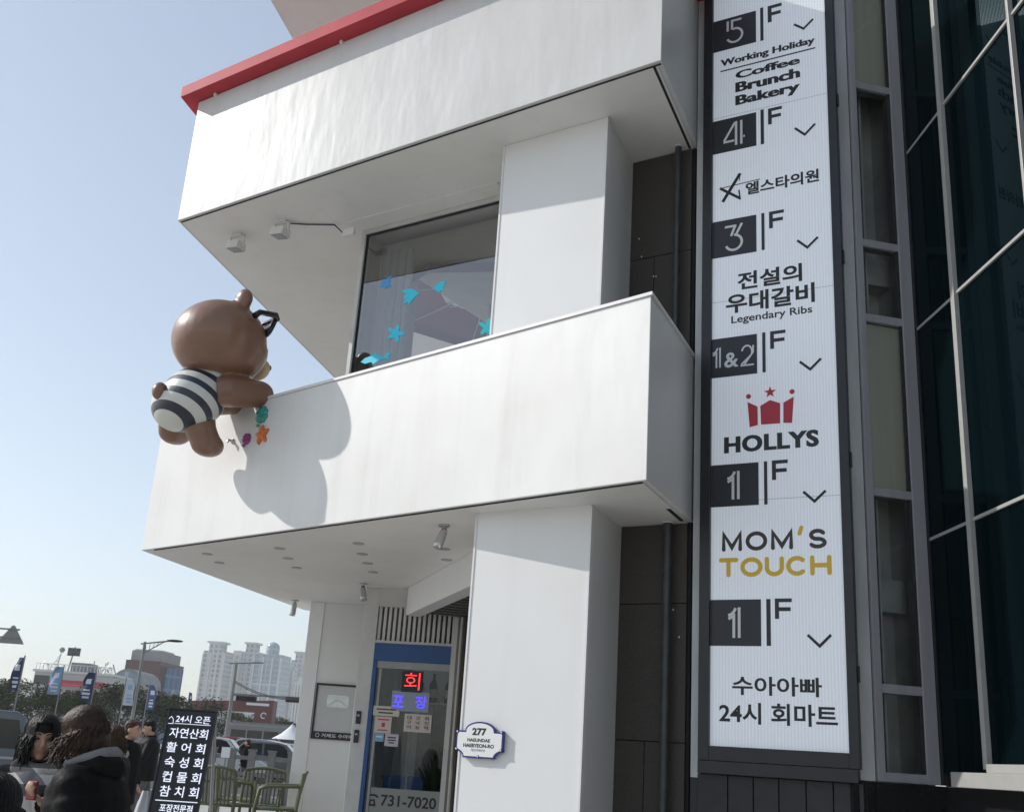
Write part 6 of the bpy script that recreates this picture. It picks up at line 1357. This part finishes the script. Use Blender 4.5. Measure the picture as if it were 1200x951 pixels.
MB().tube([P(.235, -.02, 1.29), P(.238, -.005, 1.285)], .016, 6).build('badge', M['zip_white'], body)
# the woman with the plaid scarf
b = at(43, 900, 6.3)
t, body, hc, rot, s, P, AR = person((b.x, 6.3, 0), R(-72), 1.66, 'woman in a dark coat with a long plaid scarf, holding up a red phone', M['jacket_matt'], M['jeans'], M['shoe'], M['hair_black'], hair_long((-.02, .02, .0), .24),
    {'L': ((-.25, .08, 1.15), (-.07, .27, 1.27)), 'R': ((.25, .02, 1.12), (.27, .22, 1.16))}, head_turn=R(10), head_nod=R(4), lean=.05, bulk=1.0, vox=.008, hem=.72)
wr = AR['L'][2]; pf = Fr((wr.x, wr.y), math.degrees(math.atan2(-.2, 1)))
hp_ = wr + (AR['L'][2] - AR['L'][1]).normalized() * .085
F = Fr(xy(hp_), -25); mb = MB(); mb.box(F, -.034, .034, -.012, .004, hp_.z - .03, hp_.z + .065); mb.build('phone', M['phone_red'], label='red phone held up by the woman with the plaid scarf', cat='phone', bevel=.006)
mb = MB(); mb.tube([P(-.10, .07, 1.43), P(-.02, .115, 1.40), P(.09, .07, 1.43), P(.08, -.07, 1.45), P(-.08, -.07, 1.45), P(-.10, .07, 1.43)], [.05, .055, .05, .045, .045, .05], 12); fuse(mb.build('scarf', M['plaid'], body), .012, 3)
def drape(pts, w, th, nm):
    mb = MB(); vs = []; n_ = len(pts)
    for i, p in enumerate(pts):
        d = (pts[min(i + 1, n_ - 1)] - pts[max(i - 1, 0)]).normalized(); sd = d.cross(Rf).normalized()
        for k in range(7):
            u = k / 6 - .5; vs.append(p + sd * w * u + Rf * (.014 * math.cos(u * 9 + i * .6)))
        for k in range(6, -1, -1):
            u = k / 6 - .5; vs.append(p + sd * w * u + Rf * (.014 * math.cos(u * 9 + i * .6) - th))
    m = 14; mb.add(vs, [(i * m + k, i * m + (k + 1) % m, (i + 1) * m + (k + 1) % m, (i + 1) * m + k) for i in range(n_ - 1) for k in range(m)] + [tuple(range(m - 1, -1, -1)), tuple(range((n_ - 1) * m, n_ * m))], True)
    return mb.build(nm, M['plaid'], body)
Rf = (P(0, 1, 1) - P(0, 0, 1)).normalized()
drape([P(-.05, .17, 1.40), P(-.05, .205, 1.28), P(-.06, .215, 1.12), P(-.09, .22, .98), P(-.13, .22, .86)], .19, .02, 'scarf_end'); drape([P(.05, .16, 1.41), P(.03, .19, 1.28), P(-.01, .20, 1.14), P(-.06, .21, 1.0), P(-.12, .20, .82), P(-.17, .19, .70)], .20, .02, 'scarf_end')
# head and shoulders at the lower left corner
b = at(-9, 930, 3.5); zt = at(6, 905, 3.5).z
person((b.x, 3.5, 0), R(95), zt / 1.0 - .02, 'person in black with black hair, seen from behind at the lower left corner', M['jacket_matt'], M['trousers'], M['shoe'], M['hair_black'], hair_long((-.03, 0, 0), .22),
    {'L': ((-.24, 0, 1.12), (-.22, .10, .92)), 'R': ((.24, 0, 1.12), (.22, .10, .92))}, bulk=1.0, vox=.009)
# behind: ponytail woman, brown haired man, man with phone
b = at(131, 885, 11.0)
t, body, hc, rot, s, P, AR = person((b.x, 11.0, 0), R(165), 1.66, 'woman with brown hair and a white fleece collar behind the padded coat', M['jacket_black'], M['jeans'], M['shoe'], M['hair_brown'], hair_long((.03, 0, 0), .20), {'L': ((-.24, 0, 1.12), (-.22, .12, .94)), 'R': ((.24, 0, 1.12), (.22, .12, .94))}, head_turn=R(30), bulk=1.05, vox=.011)
mb = MB(); mb.tube([P(-.11, .04, 1.42), P(-.09, -.08, 1.45), P(.09, -.08, 1.45), P(.11, .04, 1.42)], .045, 10); mb.build('collar', M['collar_white'], body)
b = at(147, 890, 15.0)
person((b.x, 15.0, 0), R(-8), 1.78, 'young man with brown hair in a black coat facing right', M['jacket_matt'], M['trousers'], M['shoe'], M['hair_brown'], hair_short, {'L': ((-.25, -.02, 1.12), (-.22, .10, .92)), 'R': ((.25, -.04, 1.12), (.23, .06, .90))}, bulk=1.06, vox=.012, hem=.70)
b = at(171, 895, 20.0); zt = at(178, 842.5, 20).z
t, body, hc, rot, s, P, AR = person((b.x, 20.0, 0), R(205), 1.86, 'man with black hair in a black leather jacket and grey trousers looking at his phone', M['leather'], M['trousers'], M['shoe_red'], M['hair_black'], hair_short, {'L': ((-.24, .08, 1.14), (-.05, .30, 1.16)), 'R': ((.24, .08, 1.14), (.06, .30, 1.16))}, head_turn=R(-10), head_nod=R(16), bulk=1.08, vox=.012, stride=.20)
pc_ = P(0, .40, 1.19); F = Fr(xy(pc_), 30); MB().box(F, -.04, .04, -.01, .0, pc_.z - .07, pc_.z + .08).build('phone', M['phone'], label='dark phone in the hands of the man in the leather jacket', cat='phone')
for i, (px, Y, hd, lb, hm) in enumerate(((196, 33, R(10), 'far pedestrian in dark clothes beside the menu board', M['hair_black']), (290, 40, R(170), 'far pedestrian in dark clothes behind the stone railing', M['hair_dark']))):
    b = at(px, 880, Y); person((b.x, Y, 0.0), hd, 1.7, lb, M['jacket_matt'], M['trousers'], M['shoe'], hm, hair_short, {'L': ((-.24, 0, 1.12), (-.22, .1, .92)), 'R': ((.24, 0, 1.12), (.22, .1, .92))}, vox=.016)

# ================================================================== haze over the whole place
hz_ = bpy.data.materials.new('haze_air'); hz_.use_nodes = True; hn = hz_.node_tree; hn.nodes.clear()
ho = hn.nodes.new('ShaderNodeOutputMaterial'); hv = hn.nodes.new('ShaderNodeVolumePrincipled'); hv.inputs['Color'].default_value = (0.97, 0.97, 0.97, 1); hv.inputs['Density'].default_value = HAZE; hv.inputs['Anisotropy'].default_value = 0.3
hn.links.new(hv.outputs[0], ho.inputs['Volume'])
if HAZE > 0:
    mb = MB(); mb.bx(-1300, 900, -420, 1600, -3.2, 95); mb.build('haze', hz_, kind='stuff', local=True)
